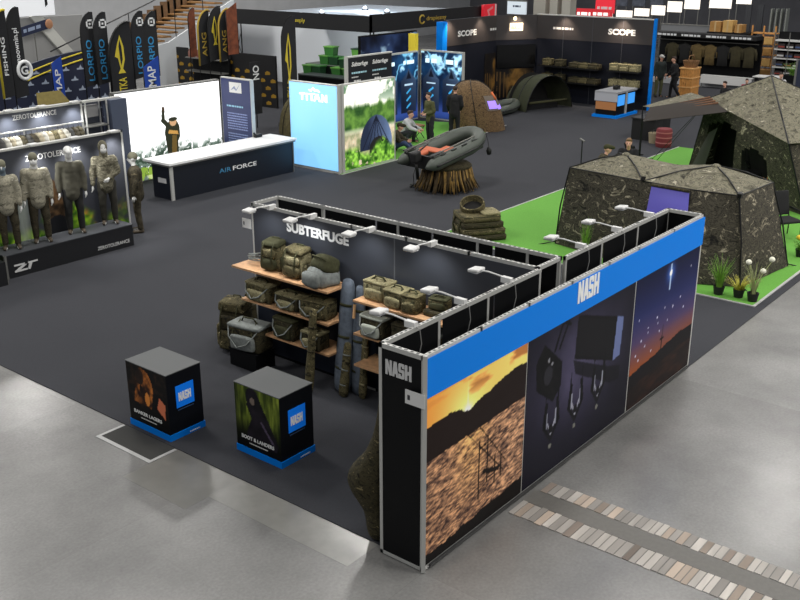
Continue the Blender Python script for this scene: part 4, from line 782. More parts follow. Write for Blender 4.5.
t = thing('sign_panel', 'black sign with two white script titles above the brolly light box', 'sign', (15.15, 14.5, .012))
MB().box(0, 0, 0, 2.06, .1, 3.1).build('panel', mat('near_black_sign', (18, 20, 26), .5), t); MB().box(-.05, -.01, 0, .0, .11, 3.1).build('post', alu, t); MB().box(-.05, -.01, 3.1, 2.08, .11, 3.14).build('rail', alu, t)
for x in (.16, 1.12):
    text('lettering', 'Subterfuge', (x, -.004, 2.84), RX, RZ, .13, white, t, .74, .015, shear=.3); bars('small_print', (x, -.004, 2.62), RX, RZ, [(0, .68, 0, .05)], mat('pale_cyan_ink', (170, 214, 226), .5), t, seed=3); bars('small_print', (x, -.004, 2.5), RX, RZ, [(0, .3, 0, .035)], wht, t, seed=4); bars('small_print', (x+.1, -.004, 2.38), RX, RZ, [(0, .3, 0, .05)], wht, t, seed=5)
# large dim posters behind the blue boxes
def dimposter(X, Y):
    n = fbm(X*1.2, Y*1.2, 81); img = mixc((10, 14, 30), (54, 74, 116), np.clip(n*2-.7, 0, 1)); return mixc(img, (150, 180, 205), np.clip((fbm(X*1.5, Y*2, 91)-.63)*8, 0, 1))
t = thing('poster_wall', 'tall dim blue fishing poster wall behind the two blue light boxes', 'poster wall', (21.0, 19.1, .012)); MB().box(0, 0, 0, 3.4, .12, 3.1).build('panel', blk, t); picture('photo_print', (.02, -.001, .05), RX, RZ, 3.36, 3.0, 80, 90, dimposter, t, .25)
# people on the green carpet
olive_j = mat('olive_fleece', (74, 76, 44), .9, 0, .15, 12); blk_c = mat('black_clothing', (18, 18, 20), .9); dnm = mat('dark_trousers', (30, 32, 38), .9); hairb = mat('dark_brown_hair', (48, 34, 26), .7); lt_g = mat('light_grey_sweatshirt', (176, 178, 180), .9); shoeb = mat('black_shoes', (20, 20, 20), .6)
p0 = F(430, 143); figure('person', 'person standing in an olive fleece and dark trousers with hands held together', 'person', (p0.x, p0.y, .024), -1.9, dict(skin=skin, top=olive_j, legs=dnm, shoe=shoeb, hair=hairb), 'stand', 1.66, {'r': ((-.06, .02, -.28), (.1, -.22, -.34)), 'l': ((.06, .02, -.28), (-.08, -.22, -.36))}, .08, None, -.2)
p0 = F(454, 139); figure('person', 'person in black seen from behind standing by the dome tent', 'person', (p0.x, p0.y, .024), 2.0, dict(skin=skin, top=blk_c, legs=blk_c, shoe=shoeb, hair=hairb), 'stand', 1.76, {'r': ((-.06, .0, -.28), (.02, -.16, -.46)), 'l': ((.06, .0, -.28), (.05, -.12, -.5))}, .1)
p0 = F(406, 143); figure('person', 'person crouching on the green carpet in a light grey top and sunglasses', 'person', (p0.x, p0.y, .024), .3, dict(skin=skin, top=lt_g, legs=dnm, shoe=shoeb, hair=hairb), 'crouch', 1.78, {'r': ((-.05, -.18, -.2), (.02, -.4, -.28)), 'l': ((.05, -.16, -.22), (-.02, -.4, -.28))})
p0 = F(397, 152); figure('person', 'person in brown camouflage sitting on the green carpet beside the brolly picture', 'person', (p0.x+.1, p0.y+.15, .024), .5, dict(skin=skin, top=BRC, legs=mat('blue_jeans', (52, 66, 100), .9), shoe=shoeb, hat=BRC), 'ground', 1.75, {'r': ((-.06, -.14, -.22), (.04, -.36, -.24)), 'l': ((.06, -.14, -.22), (-.02, -.36, -.24))}, 0, None, 0, 'cap')
p0 = F(417, 139); t = thing('folding_stool', 'brown folding stool in front of the person in the olive fleece', 'stool', (p0.x, p0.y, .024)); rbox('seat', (.4, .4, .07), mat('brown_cloth', (128, 92, 66), .9), t, .03, 2, (0, 0, .44))
for s in (-1, 1): MB().tube([(s*.17, -.18, 0), (s*.17, .18, .41)], .014, 6).build('leg', blackmet, t); MB().tube([(s*.15, .18, 0), (s*.15, -.18, .41)], .014, 6).build('leg', blackmet, t)
for i, (px, py, c, nm) in enumerate([(409, 152, (210, 214, 214), 'white'), (416, 150, (60, 120, 110), 'teal'), (421, 153, (190, 196, 200), 'grey'), (425, 149, (230, 230, 226), 'cream')]):
    q = F(px, py); t = thing('tackle_tub', f'small {nm} tackle tub on the green carpet between the seated people', 'tub', (q.x, q.y, .024), .4*i, 'small tubs on the green carpet'); rbox('body', (.2, .14, .08), mat(nm+'_tub_plastic', c, .4), t, .02, 2, (0, 0, .04)); MB().cbox((0, 0, .085), (.21, .15, .015)).build('lid', mat(nm+'_tub_plastic', c, .4), t)
# ------------------------------------------------------------------ tents
def quadgrid(mb, a, b_, c, d, n=8, m=6, sag=0., nrm=None, skip=None):
    a, b_, c, d = map(Vector, (a, b_, c, d)); nv = nrm if nrm is not None else (b_-a).cross(d-a).normalized(); vs = []
    for j in range(m+1):
        for i in range(n+1):
            u, v = i/n, j/m; p = a.lerp(b_, u).lerp(d.lerp(c, u), v); p = p+nv*(sag*16*u*(1-u)*v*(1-v)); vs.append(p)
    fs = [(j*(n+1)+i, j*(n+1)+i+1, (j+1)*(n+1)+i+1, (j+1)*(n+1)+i) for j in range(m) for i in range(n) if not (skip and skip((i+.5)/n, (j+.5)/m))]
    return mb.add(vs, fs)
def cloth(mb, name, m, parent, th=.012, wob=.012):
    o = mb.build(name, m, parent, 0)
    bm = bmesh.new(); bm.from_mesh(o.data); bmesh.ops.remove_doubles(bm, verts=bm.verts, dist=.004); bm.to_mesh(o.data); bm.free()
    for v in o.data.vertices: v.co += Vector(mn.noise_vector(v.co*2.3))*wob
    bake(o, ('SOLIDIFY', dict(thickness=th, offset=0))); return smooth(o, 50)
def pole(t, pts, r=.016, name='pole'): return MB().tube(pts, r, 6).build(name, blackmet, t)
darkin = mat('dark_tent_interior', (16, 15, 14), .95); netm = mat('black_mesh_window', (20, 20, 18), .9)  # near-black interior colour stands for the shade inside openings
violet = emat('violet_lit_tent_window', (80, 74, 160), .3)
# near double-bay tent (world coordinates, thing at its corner)
o0 = Vector((11.1, .74, .024)); NT = thing('camouflage_tent', 'large double-bay camouflage tent with a violet lit window, nearest the front wall', 'tent', o0)
def w(*p): return Vector(p)-o0
B = [w(11.42, 5.06, .03), w(11.0, 3.1, .03), w(10.62, 1.75, .03), w(11.08, .76, .03), w(13.0, .48, .03), w(14.2, 1.9, .03), w(14.0, 5.2, .03)]
T = [w(11.58, 4.9, 1.74), w(11.36, 3.08, 1.74), w(11.28, 2.0, 1.74), w(11.3, 1.06, 1.76), w(13.0, 1.0, 1.72), w(13.5, 2.6, 1.7), w(13.35, 4.8, 1.7)]
wl = MB()
for i in range(7):
    j = (i+1) % 7; quadgrid(wl, B[i], B[j], T[j], T[i], 10, 8, .05)
cloth(wl, 'wall', TENT, NT)
pk1, pk2 = w(12.3, 3.95, 2.04), w(12.3, 1.95, 2.06); sad = w(12.4, 2.95, 1.84); rf = MB()
def tri(mb, a, b_, c, sag=.02, n=8):
    return quadgrid(mb, a, b_, c, c, n, n, sag) if False else quadgrid(mb, a, b_, b_.lerp(c, .98), a.lerp(c, .98), n, n, sag)
for a, b_, c in [(T[0], T[1], pk1), (T[1], sad, pk1), (sad, T[5].lerp(T[6], .3), pk1), (T[5].lerp(T[6], .3), T[6], pk1), (T[6], T[0], pk1), (T[1], T[2], pk2), (T[2], T[3], pk2), (T[3], T[4], pk2), (T[4], T[5], pk2), (T[5], T[5].lerp(T[6], .3), pk2), (T[5].lerp(T[6], .3), sad, pk2), (sad, T[1], pk2)]: tri(rf, a, b_, c)
for pk in (pk1, pk2): rf.ell(pk-Vector((0, 0, .03)), (.1, .1, .06), 12, 6)
roofc = camo('lit_tone_roof_cloth', [(42, 40, 33), (88, 85, 70), (120, 116, 98), (74, 71, 60), (168, 162, 142)], 3.4)  # lighter copy of the tent cloth, overhead light put into its colours
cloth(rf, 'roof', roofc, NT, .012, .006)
for a in (T[0], T[1], T[6]): pole(NT, [pk1, a.lerp(pk1, .5)+Vector((0, 0, .05)), a])
for a in (T[1], T[3], T[4], T[5]): pole(NT, [pk2, a.lerp(pk2, .5)+Vector((0, 0, .05)), a])
for a, b_ in ((T[0], B[0]), (T[3], B[3]), (T[4], B[4]), (T[6], B[6])): pole(NT, [a, a.lerp(b_, .5)+(a-w(12.4, 3, 1.7)).normalized()*.05, b_])
pole(NT, [T[2].lerp(B[2], .02)+Vector((-.03, 0, 0)), T[2].lerp(B[2], .97)+Vector((-.05, .3, 0))], .012)
for i in range(7): pole(NT, [T[i], T[(i+1) % 7]], .014, 'eave_seam')
pole(NT, [T[1]+Vector((-.02, 0, .02)), T[1].lerp(T[1]+Vector((.0, 0, .1)), 1)], .05, 'hub'); pole(NT, [T[3]+Vector((0, 0, -.03)), T[3]+Vector((-.02, -.02, .06))], .055, 'hub')
wn = MB(); a, b_, c, d = T[1].lerp(T[2], .22), T[1].lerp(T[2], .98), B[2].lerp(T[2], .66), B[1].lerp(T[1], .66).lerp(B[2].lerp(T[2], .66), .2)
quadgrid(wn, a+Vector((-.07, 0, -.05)), b_+Vector((-.07, 0, -.05)), c+Vector((-.06, 0, 0)), d+Vector((-.06, 0, 0)), 6, 4, -.02); cloth(wn, 'window', violet, NT, .01, .004); fl = MB().tube([a+Vector((-.08, 0, -.02)), b_+Vector((-.08, 0, -.02))], .035, 8).build('rolled_flap', CMD, NT, 0)
for i, (a, b_) in enumerate(((B[0], w(11.15, 5.35, .0)), (B[3], w(10.95, .55, .0)), (B[4], w(13.2, .35, .0)))): pole(NT, [a+Vector((0, 0, .05)), b_+Vector((0, 0, .01))], .012, 'peg')
# far tent with awning
o0 = Vector((19.3, 3.6, .024)); FT = thing('camouflage_tent', 'big pyramid-roofed camouflage tent with an open dark doorway and awning', 'tent', o0)
B = [w(20.2, 5.75, .03), w(17.3, 1.5, .03), w(19.9, -.4, .03), w(23.2, 3.4, .03)]; T = [w(19.8, 5.2, 2.26), w(17.2, 2.1, 1.82), w(19.4, .1, 1.95), w(22.8, 3.3, 2.2)]; pk = w(20.2, 3.68, 2.95)
wl = MB(); door = lambda u, v: .1 < u < .43 and v < .82-3.2*(u-.3)**2 or .5 < u < .76 and v < .66-5*(u-.63)**2
quadgrid(wl, B[0], B[1], T[1], T[0], 40, 24, .05, None, door)
for i in (1, 2, 3): quadgrid(wl, B[i], B[(i+1) % 4], T[(i+1) % 4], T[i], 12, 10, .06)
cloth(wl, 'wall', TENT, FT); rf = MB()
for i in range(4): tri(rf, T[i]+(T[i]-pk)*.04, T[(i+1) % 4]+(T[(i+1) % 4]-pk)*.04, pk, -.04, 10)
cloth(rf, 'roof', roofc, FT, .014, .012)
for i in range(4): pole(FT, [pk, T[i]+(T[i]-pk)*.05], .02, 'roof_pole'); pole(FT, [T[i], B[i]], .022)
fi = MB(); inw = (w(21, 3.5, 0)-B[0].lerp(B[1], .5)).normalized(); quadgrid(fi, B[0].lerp(B[1], .06)+inw*.9, B[0].lerp(B[1], .9)+inw*.9, T[0].lerp(T[1], .9)+inw*.9, T[0].lerp(T[1], .06)+inw*.9, 6, 6); cloth(fi, 'dark_inner_sheet', darkin, FT)  # dark sheet added behind the doorways, stands for the shade inside
dl = MB(); a, b_ = B[0].lerp(B[1], .1), B[0].lerp(B[1], .2); quadgrid(dl, B[0].lerp(B[1], .02)-inw*.12, B[0].lerp(B[1], .14)-inw*.03, B[0].lerp(B[1], .2).lerp(T[0].lerp(T[1], .2), .72)-inw*.05, B[0].lerp(B[1], .12).lerp(T[0].lerp(T[1], .12), .6)-inw*.07, 6, 6, .04); cloth(dl, 'door_flap', mat('grey_mesh_flap', (76, 76, 70), .9), FT)
hub = T[0]; aw = MB(); A1, A2, A3 = w(19.5, 7.0, 1.9), w(17.3, 5.95, 1.86), w(21.2, 6.3, 2.16); mid = w(18.55, 6.35, 2.05)
quadgrid(aw, A1, mid, hub, A3, 8, 6, -.02); cloth(aw, 'awning', roofc, FT, .012, .008)
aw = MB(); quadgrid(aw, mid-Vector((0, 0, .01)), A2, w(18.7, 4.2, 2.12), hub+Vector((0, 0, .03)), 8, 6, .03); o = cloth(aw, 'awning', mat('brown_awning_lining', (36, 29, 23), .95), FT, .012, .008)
for k in range(4):
    q = mid.lerp(A2, .05+.14*k); e = hub.lerp(w(18.7, 4.2, 2.12), .06+.14*k); pole(FT, [q.lerp(e, .5)+Vector((0, 0, .025)), e+Vector((0, 0, .05))], [.006, .03], 'awning_fold').data.materials[0] = mat('tan_awning_fold', (108, 76, 54), .9)
pole(FT, [A1, A1-Vector((0, 0, 1.9))], .016); pole(FT, [A2, A2-Vector((0, 0, 1.86))], .016); pole(FT, [A1, hub], .014, 'awning_edge'); pole(FT, [A2, hub], .014, 'awning_edge'); pole(FT, [hub-Vector((.1, 0, .1)), w(20.6, 7.2, 0.0)], .008, 'guy_line'); pole(FT, [hub-Vector((.1, 0, .1)), w(19.8, 6.8, 0.0)], .008, 'guy_line')
# things in and around the tents
def folding_chair(label, loc, rz, m=blackfab, grp=None):
    t = thing('folding_chair', label, 'chair', loc, rz, grp)
    rbox('seat', (.55, .5, .06), m, t, .025, 2, (0, 0, .4)); rbox('backrest', (.55, .06, .55), m, t, .025, 2, (0, .32, .72), rx=-.25)
    for s in (-1, 1):
        for y in (-.22, .22): MB().tube([(s*.27, y, 0), (s*.27, y*.9, .4)], .014, 6).build('leg', blackmet, t)
        MB().tube([(s*.28, .24, .38), (s*.28, .42, .98)], .014, 6).build('back_frame', blackmet, t); MB().tube([(s*.3, -.2, .6), (s*.3, .3, .62)], .02, 6).build('armrest', blackmet, t)
    return t
q = F(783, 238); folding_chair('black folding chair on the green carpet beside the double-bay tent', (q.x, q.y, .024), -.6)
folding_chair('dark folding chair inside the doorway of the pyramid-roofed tent', (19.6, 3.5, .024), -1.0)
folding_chair('dark folding chair between the two camouflage tents behind the seated man', (18.6, 6.5, .024), .9)
t = thing('camp_stove', 'small stove with orange flame-coloured bottles in the tent doorway', 'stove', (18.55, 2.85, .024), -.6); rbox('body', (.5, .3, .36), blackmet, t, .02, 2, (0, 0, .18))
for k in range(4): MB().lathe([(.03, 0), (.035, .12), (.015, .16), (.013, .2)], (-.18+.12*k, 0, .36), 10).build('bottle', mat('amber_bottle', (206, 128, 70), .4), t, 30)
q = F(633, 143, 1.27); q.x -= .1; q.y -= .02; figure('person', 'person in black sitting beyond the roof of the double-bay tent with head bowed', 'person', (q.x+.05, q.y+.1, .024), -1.2, dict(skin=skin, top=blk_c, legs=dnm, shoe=shoeb, hair=mat('fair_brown_hair', (112, 86, 56), .7)), 'sit', 1.85, {'r': ((-.05, -.12, -.24), (.08, -.34, -.3)), 'l': ((.05, -.12, -.24), (-.06, -.34, -.3))}, .12)
t = thing('stool', 'low black stool under the seated person beyond the tent roof', 'stool', (q.x+.02, q.y+.13, .024)); rbox('seat', (.42, .42, .08), blackfab, t, .03, 2, (0, 0, .38))
for a in (-1, 1):
    for b_ in (-1, 1): MB().tube([(a*.16, b_*.16, 0), (a*.15, b_*.15, .36)], .014, 6).build('leg', blackmet, t)
q = F(608, 151, 1.2); q.x -= .0; q.y += .2; figure('person', 'person in an olive cap mostly hidden behind the double-bay tent', 'person', (q.x+.1, q.y+.05, .024), .6, dict(skin=skin, top=CMD, legs=dnm, shoe=shoeb, hat=OLV), 'sit', 1.72, None, .1, None, 0, 'cap')
t = thing('stool', 'low black stool under the person in the olive cap', 'stool', (q.x+.12, q.y+.09, .024)); rbox('seat', (.42, .42, .08), blackfab, t, .03, 2, (0, 0, .35))
for a in (-1, 1):
    for b_ in (-1, 1): MB().tube([(a*.16, b_*.16, 0), (a*.15, b_*.15, .33)], .014, 6).build('leg', blackmet, t)
t = thing('bank_stick', 'thin upright metal stick standing by the far corner of the double-bay tent', 'stick', (13.75, 5.8, .024)); MB().tube([(0, 0, 0), (0, 0, 1.88)], .014, 6).build('shaft', blackmet, t); MB().tube([(-.08, -.1, 1.88), (.06, .1, 1.9)], .022, 6).build('head', alud, t)
q = F(663, 147); t = thing('gear_drum', 'dark red drum bag standing on the carpet beyond the tents', 'drum', (q.x, q.y, .012)); MB().lathe([(.0, 0), (.24, .0), (.26, .05), (.26, .55), (.23, .6), (0, .61)], n=20).build('body', mat('dark_red_cloth', (112, 40, 44), .8), t, 40)
for z in (.15, .32, .48): MB().lathe([(.262, z-.02), (.268, z), (.262, z+.02)], n=20).build('band', mat('pale_red_band', (160, 96, 92), .8), t, 40)
q = F(650, 138); t = thing('table', 'small black draped table beyond the awning poles', 'table', (q.x, q.y, .012)); MB().loft([[Vector((.62*c, .42*s, z)) for c, s in [(-1, -1), (-.5, -1.03), (0, -.98), (.5, -1.03), (1, -1), (1.03, 0), (1, 1), (0, 1), (-1, 1), (-1.03, 0)]] for z in (0, .7)]).build('drape', blackfab, t); MB().cbox((0, 0, .72), (1.3, .9, .04)).build('tabletop', mat('black_table_top', (28, 28, 28), .5), t)
q = F(660, 141); t = thing('bait_bucket', 'small beige bucket beside the black draped table', 'bucket', (q.x-.5, q.y, .012)); MB().lathe([(0, 0), (.16, 0), (.2, .34), (.18, .34), (.15, .03), (0, .03)], n=16).build('body', mat('beige_plastic', (150, 138, 112), .6), t, 40); MB().tube([(-.2, 0, .32), (-.1, 0, .45), (.1, 0, .45), (.2, 0, .32)], .01, 5).build('handle', blackmet, t)
# potted plants
def pot(t, r=.11, h=.16): MB().lathe([(0, 0), (r*.75, 0), (r, h), (r*.88, h), (r*.8, h*.7), (0, h*.7)], n=16).build('pot', mat('black_plant_pot', (20, 20, 20), .6), t, 40)
def blades(n, h, sp, r0, seed, lean=.5):
    q = random.Random(seed); mb = MB()
    for i in range(n):
        a = q.uniform(0, 6.28); hh = h*q.uniform(.55, 1); b0 = Vector((r0*q.random()*math.cos(a), r0*q.random()*math.sin(a), .1)); out = Vector((math.cos(a), math.sin(a), 0)); sd = Vector((-out.y, out.x, 0)); wd = q.uniform(.006, .011); L, Rr = [], []
        for k in range(6):
            u = k/5; p = b0+out*(sp*q.uniform(.8, 1.1)*u**1.8)+RZ*(hh*u*(1-.15*u*lean)); L.append(p-sd*wd*(1-u*.85)); Rr.append(p+sd*wd*(1-u*.85))
        n0 = len(mb.v); mb.add(L+Rr, [(k, k+1, 6+k+1, 6+k) for k in range(5)])
    return mb
lime = mat('grass_green_leaf', (104, 150, 44), .7, 0, .25, 20); yel = mat('yellow_green_leaf', (170, 166, 56), .7, 0, .25, 20); pale = mat('pale_green_stem', (158, 166, 112), .7)
q = F(718, 295); t = thing('potted_plant', 'tall green grass in a black pot before the near tent', 'plant', (q.x, q.y, .024)); pot(t); blades(90, .72, .22, .07, 1).build('foliage', lime, t)
q = F(738, 298); t = thing('potted_plant', 'low yellow-green bush in a black pot, middle of three by the tent corner', 'plant', (q.x, q.y, .024)); pot(t); blades(110, .34, .26, .08, 2, 1).build('foliage', yel, t)
q = F(752, 302); t = thing('potted_plant', 'pale stemmed plant with white round blooms at the green carpet corner', 'plant', (q.x, q.y, .024)); pot(t); blades(46, .74, .2, .05, 3).build('foliage', pale, t)
for p in ((-.16, .1, .78), (.2, -.2, .8), (.1, -.1, .58)):
    MB().tube([(0, 0, .1), (p[0]*.4, p[1]*.4, p[2]*.6), (p[0], p[1], p[2]-.04)], .007, 5).build('stem', pale, t); MB().ell(p, (.055, .055, .05), 10, 7).build('bloom', mat('cream_bloom', (226, 226, 206), .8), t, 0)
q = F(799, 258); t = thing('potted_plant', 'yellow flowering plant at the right edge of the picture on the green carpet', 'plant', (q.x+.05, q.y, .024)); pot(t); blades(80, .36, .2, .08, 4, 1).build('foliage', lime, t); MB().ell((-.04, .03, .42), (.09, .09, .06), 10, 7).ell((.06, -.04, .4), (.07, .07, .05), 10, 7).build('bloom', mat('yellow_bloom', (222, 196, 50), .8), t, 0)
q = F(582, 250); t = thing('potted_plant', 'slim green grass plant behind the front wall before the near tent', 'plant', (11.0, 4.1, .024)); pot(t); blades(60, .8, .12, .06, 5).build('foliage', lime, t)
# ------------------------------------------------------------------ dome tents
def dome(name, label, loc, rz, a, b_, h, m, lean=0.):
    t = thing(name, label, 'tent', loc, rz); n, k = 28, 12; vs, fs = [], []
    def pt(i, j):
        th = 2*math.pi*i/n; ph = (math.pi/2)*j/k; sq = 1+.1*math.cos(4*th); c = math.cos(ph)**.75; return Vector((a*c*math.cos(th)*sq-lean*math.sin(ph), b_*c*math.sin(th)*sq+lean*.3*math.sin(ph), h*math.sin(ph)**.95))
    mb = MB(); mb.add([pt(i, j) for j in range(k) for i in range(n)]+[(-lean, lean*.3, h)], [(j*n+i, j*n+(i+1) % n, (j+1)*n+(i+1) % n, (j+1)*n+i) for j in range(k-1) for i in range(n)]+[((k-1)*n+i, (k-1)*n+(i+1) % n, k*n) for i in range(n)])
    cloth(mb, 'canopy', m, t, .012, .015)
    for i in (3, 10, 17, 24): pole(t, [pt(i, j)*1.012 for j in range(k)]+[Vector((-lean, lean*.3, h*1.01))], .014, 'rib')
    return t, pt
q0 = F(452, 138); q1 = F(502, 131); c = (Vector((22.45, 14.75, .024)))
t, pt = dome('dome_tent', 'brown camouflage dome tent with a violet lit window beside the standing people', c, 0, 1.12, .98, 1.72, camo('brown_tent_cloth', [(44, 34, 24), (84, 66, 46), (116, 94, 66), (64, 52, 36)], 10), .38)
def dome_patch(i0, i1, j0, j1, off):
    mb = MB(); L = [[pt(i0+(i1-i0)*u/6, j0+(j1-j0)*v/5)*off for u in range(7)] for v in range(6)]
    for v in range(5):
        for u in range(6): mb.add([L[v][u], L[v][u+1], L[v+1][u+1], L[v+1][u]], [(0, 1, 2, 3)])
    return mb
dome_patch(19.2, 23.8, 3.2, 6.0, 1.02).build('mesh_window', mat('grey_window_mesh', (110, 100, 90), .9), t); dome_patch(19.5, 21, 3.5, 4.9, 1.03).build('lit_window', emat('violet_lit_dome_window', (150, 120, 235), .9), t); dome_patch(21, 23.6, 3.3, 4.0, 1.03).build('lit_window', emat('violet_lit_dome_window', (150, 120, 235), .9), t)
MB().tube([pt(21.3, 5)*1.03, pt(21.3, 6.6)*1.03], .04, 8).build('orange_toggle', mat('orange_strap', (214, 110, 60), .7), t, 0)
t, pt = dome('dome_tent', 'dark olive dome tent standing behind the AIRFORCE counter', (17.9, 18.6, .024), .3, 1.3, 1.2, 1.5, camo('olive_dome_cloth', [(40, 36, 22), (76, 70, 42), (96, 88, 56)], 5))
c = Vector((27.9, 15.6, .024)); t = thing('bivvy_shelter', 'dark green open-fronted bivvy shelter before the SCOPE wall', 'tent', c, -.3)
grn = mat('dark_green_shelter_cloth', (52, 56, 36), .85, 0, .15, 6); mb = MB(); rows = []
for k in range(9):
    y = -.8+1.7*k/8; hh = 1.36*(1-.5*((k/8)-.2)**2) if k < 8 else .95; ww = 1.22*(1-.25*(k/8)**2); rows.append([Vector((ww*math.cos(a)*(1-.1*abs(math.sin(2*a))), y, max(.0, hh*math.sin(a)**.8))) for a in [math.pi*i/18 for i in range(19)]])
mb.loft(rows, cap=False, close=False); mb.add(rows[-1], [tuple(range(19))]); cloth(mb, 'canopy', grn, t, .015, .01)
for k in (0, 3): pole(t, [p*1.01 for p in rows[k]], .018, 'rib')
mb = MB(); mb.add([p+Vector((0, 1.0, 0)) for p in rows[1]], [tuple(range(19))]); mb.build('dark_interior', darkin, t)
MB().box(-.8, -.4, 0, .8, .6, .28).build('bed', blackfab, t); MB().tube([(-1.0, -.7, .32), (1.0, -.7, .32)], .05, 8).build('rolled_door', OLV, t, 0)
# ------------------------------------------------------------------ boats
rub = mat('grey_green_boat_rubber', (66, 72, 64), .5, 0, .05, 6); rubd = mat('dark_boat_trim', (22, 23, 22), .6); orng = mat('orange_brown_boat_seat', (184, 96, 62), .7)
def boat(label, loc, rz, tilt, L=2.7, W=1.5, r=.21, detail=True):
    t = thing('inflatable_boat', label, 'boat', loc, rz); t.rotation_euler = (0, -tilt, rz); hw = W/2-r
    def path(s):    # s 0..1, stern port -> bow -> stern starboard
        pts = []
        for i in range(29):
            u = i/28*2-1; x = (L-.9)*(1-abs(u)*1.55) if abs(u) > .36 else (L-.9)*(1-.36*1.55)+.78*math.cos(u/.36*math.pi/2)
            y = hw*(1 if u > 0 else -1) if abs(u) > .36 else hw*math.sin(u/.36*math.pi/2); pts.append(Vector((x, y, .0 if abs(u) > .36 else .1*math.cos(u/.36*math.pi/2))))
        return pts
    P = path(0); P = [P[0]+Vector((-.36, 0, 0)), P[0]+Vector((-.14, 0, 0))]+P+[P[-1]+Vector((-.14, 0, 0)), P[-1]+Vector((-.36, 0, 0))]
    rs = [.05, r*.85]+[r]*29+[r*.85, .05]; MB().tube(P, rs, 18).build('tube', rub, t, 0)
    MB().tube([p+Vector((0, 0, 0))+(Vector((p.x-.5, p.y, 0)).normalized() if i in range(9, 24) else Vector((0, 1 if p.y > 0 else -1, 0)))*r*.98 for i, p in enumerate(P[1:-1])], .03, 8).build('rubbing_strake', rubd, t, 0)
    x0 = P[2].x-.1; MB().box(x0, -hw, -.17, P[16].x-.25, hw, -.12).build('floor', mat('dark_boat_floor', (48, 52, 48), .7), t)
    MB().box(x0, -hw, -.18, x0+.05, hw, .2).build('transom', rubd, t)
    if detail:
        rbox('seat', (.26, 2*hw+.1, .05), orng, t, .015, 2, (x0+.6, 0, .14)); rbox('cushion', (.3, .3, .14), orng, t, .04, 3, (x0+1.05, -.05, .0)); rbox('cushion', (.34, .3, .1), orng, t, .04, 3, (x0+.3, .2, .12))
        o = thing_part = rbox('outboard_motor', (.26, .22, .3), rubd, t, .06, 3, (x0-.14, -.04, .2)); MB().tube([(x0-.14, -.04, .1), (x0-.16, -.04, -.42)], .045, 8).build('motor_shaft', blackmet, o, 0); MB().tube([(x0-.05, -.04, .28), (x0+.45, .05, .36)], .022, 8).build('tiller', blackmet, o, 0)
        for s in (-1, 1):
            for k in range(4): rbox('grab_handle', (.2, .05, .03), rubd, t, .012, 2, (x0+.35+.42*k, s*(hw+.06), r*1.0))
            MB().tube([(x0+.3, s*hw*.95, r+.05), (x0+1.75, s*hw*.92, r+.06)], .018, 8).build('oar_shaft', mat('aluminium_oar', (120, 120, 112), .5, .3), t, 0); rbox('oar_blade', (.42, .14, .025), rubd, t, .01, 2, (x0+.2, s*hw*.95, r+.05))
        MB().tube([(P[16].x+.2, -.25, .1), (P[16].x+.24, -.28, -.2), (P[16].x+.24, -.28, -.34)], .008, 5).build('rope', rubd, t); MB().lathe([(0, 0), (.06, .03), (.08, .14), (.04, .22), (.015, .26)], (P[16].x+.24, -.28, -.58), 12).build('anchor_weight', rubd, t, 0)
    return t
boat('grey-green inflatable boat with orange seats raised on a rope-skirted stand', (14.05, 10.2, 1.02), -.1, .17, 2.3, 1.42, .19)
boat('small dark inflatable boat on the floor before the bivvy shelter', (25.6, 15.9, .21), .05, 0, 1.7, 1.05, .17, False)
t = thing('boat_stand', 'round stand with a shaggy golden-brown rope skirt under the boat', 'stand', (14.2, 10.1, .012)); MB().lathe([(.5, 0), (.5, .62), (.0, .62)], n=24).build('core', blk, t)
hay = mat('golden_brown_raffia', (132, 104, 52), .9, 0, .4, 9); hayd = mat('dark_brown_raffia', (70, 56, 32), .9, 0, .4, 9); q = random.Random(5)
for nm, mm, n in (('light_fringe', hay, 90), ('dark_fringe', hayd, 150)):
    mb = MB()
    for i in range(n):
        a = q.uniform(0, 6.28); r1 = q.uniform(.56, .64); r2 = r1+q.uniform(.06, .3); zz = q.uniform(0, .1); wv = q.uniform(-.12, .12)
        mb.tube([(r1*math.cos(a), r1*math.sin(a), .66), ((r1+.06)*math.cos(a+wv*.5), (r1+.06)*math.sin(a+wv*.5), .38), (r2*math.cos(a+wv), r2*math.sin(a+wv), zz)], [.02, .032, .012], 5)
    o = mb.build(nm, mm, t, 0); o['kind'] = 'stuff'
MB().lathe([(.0, .6), (.66, .6), (.68, .66), (.6, .72), (0, .73)], n=24).build('top_cloth', CMD, t, 40)
q = F(414, 187); t = thing('anchor', 'dark anchor hanging down from the boat stern onto the carpet', 'anchor', (q.x, q.y, .012)); MB().tube([(0, 0, .05), (.03, .05, .3), (.3, .1, .75)], .012, 6).build('rope', rubd, t); MB().tube([(-.16, 0, .02), (0, .02, .06), (.16, -.04, .02)], .03, 8).build('fluke', rubd, t, 0); MB().tube([(0, -.1, .03), (0, .02, .07), (0, .12, .03)], .03, 8).build('fluke', rubd, t, 0)
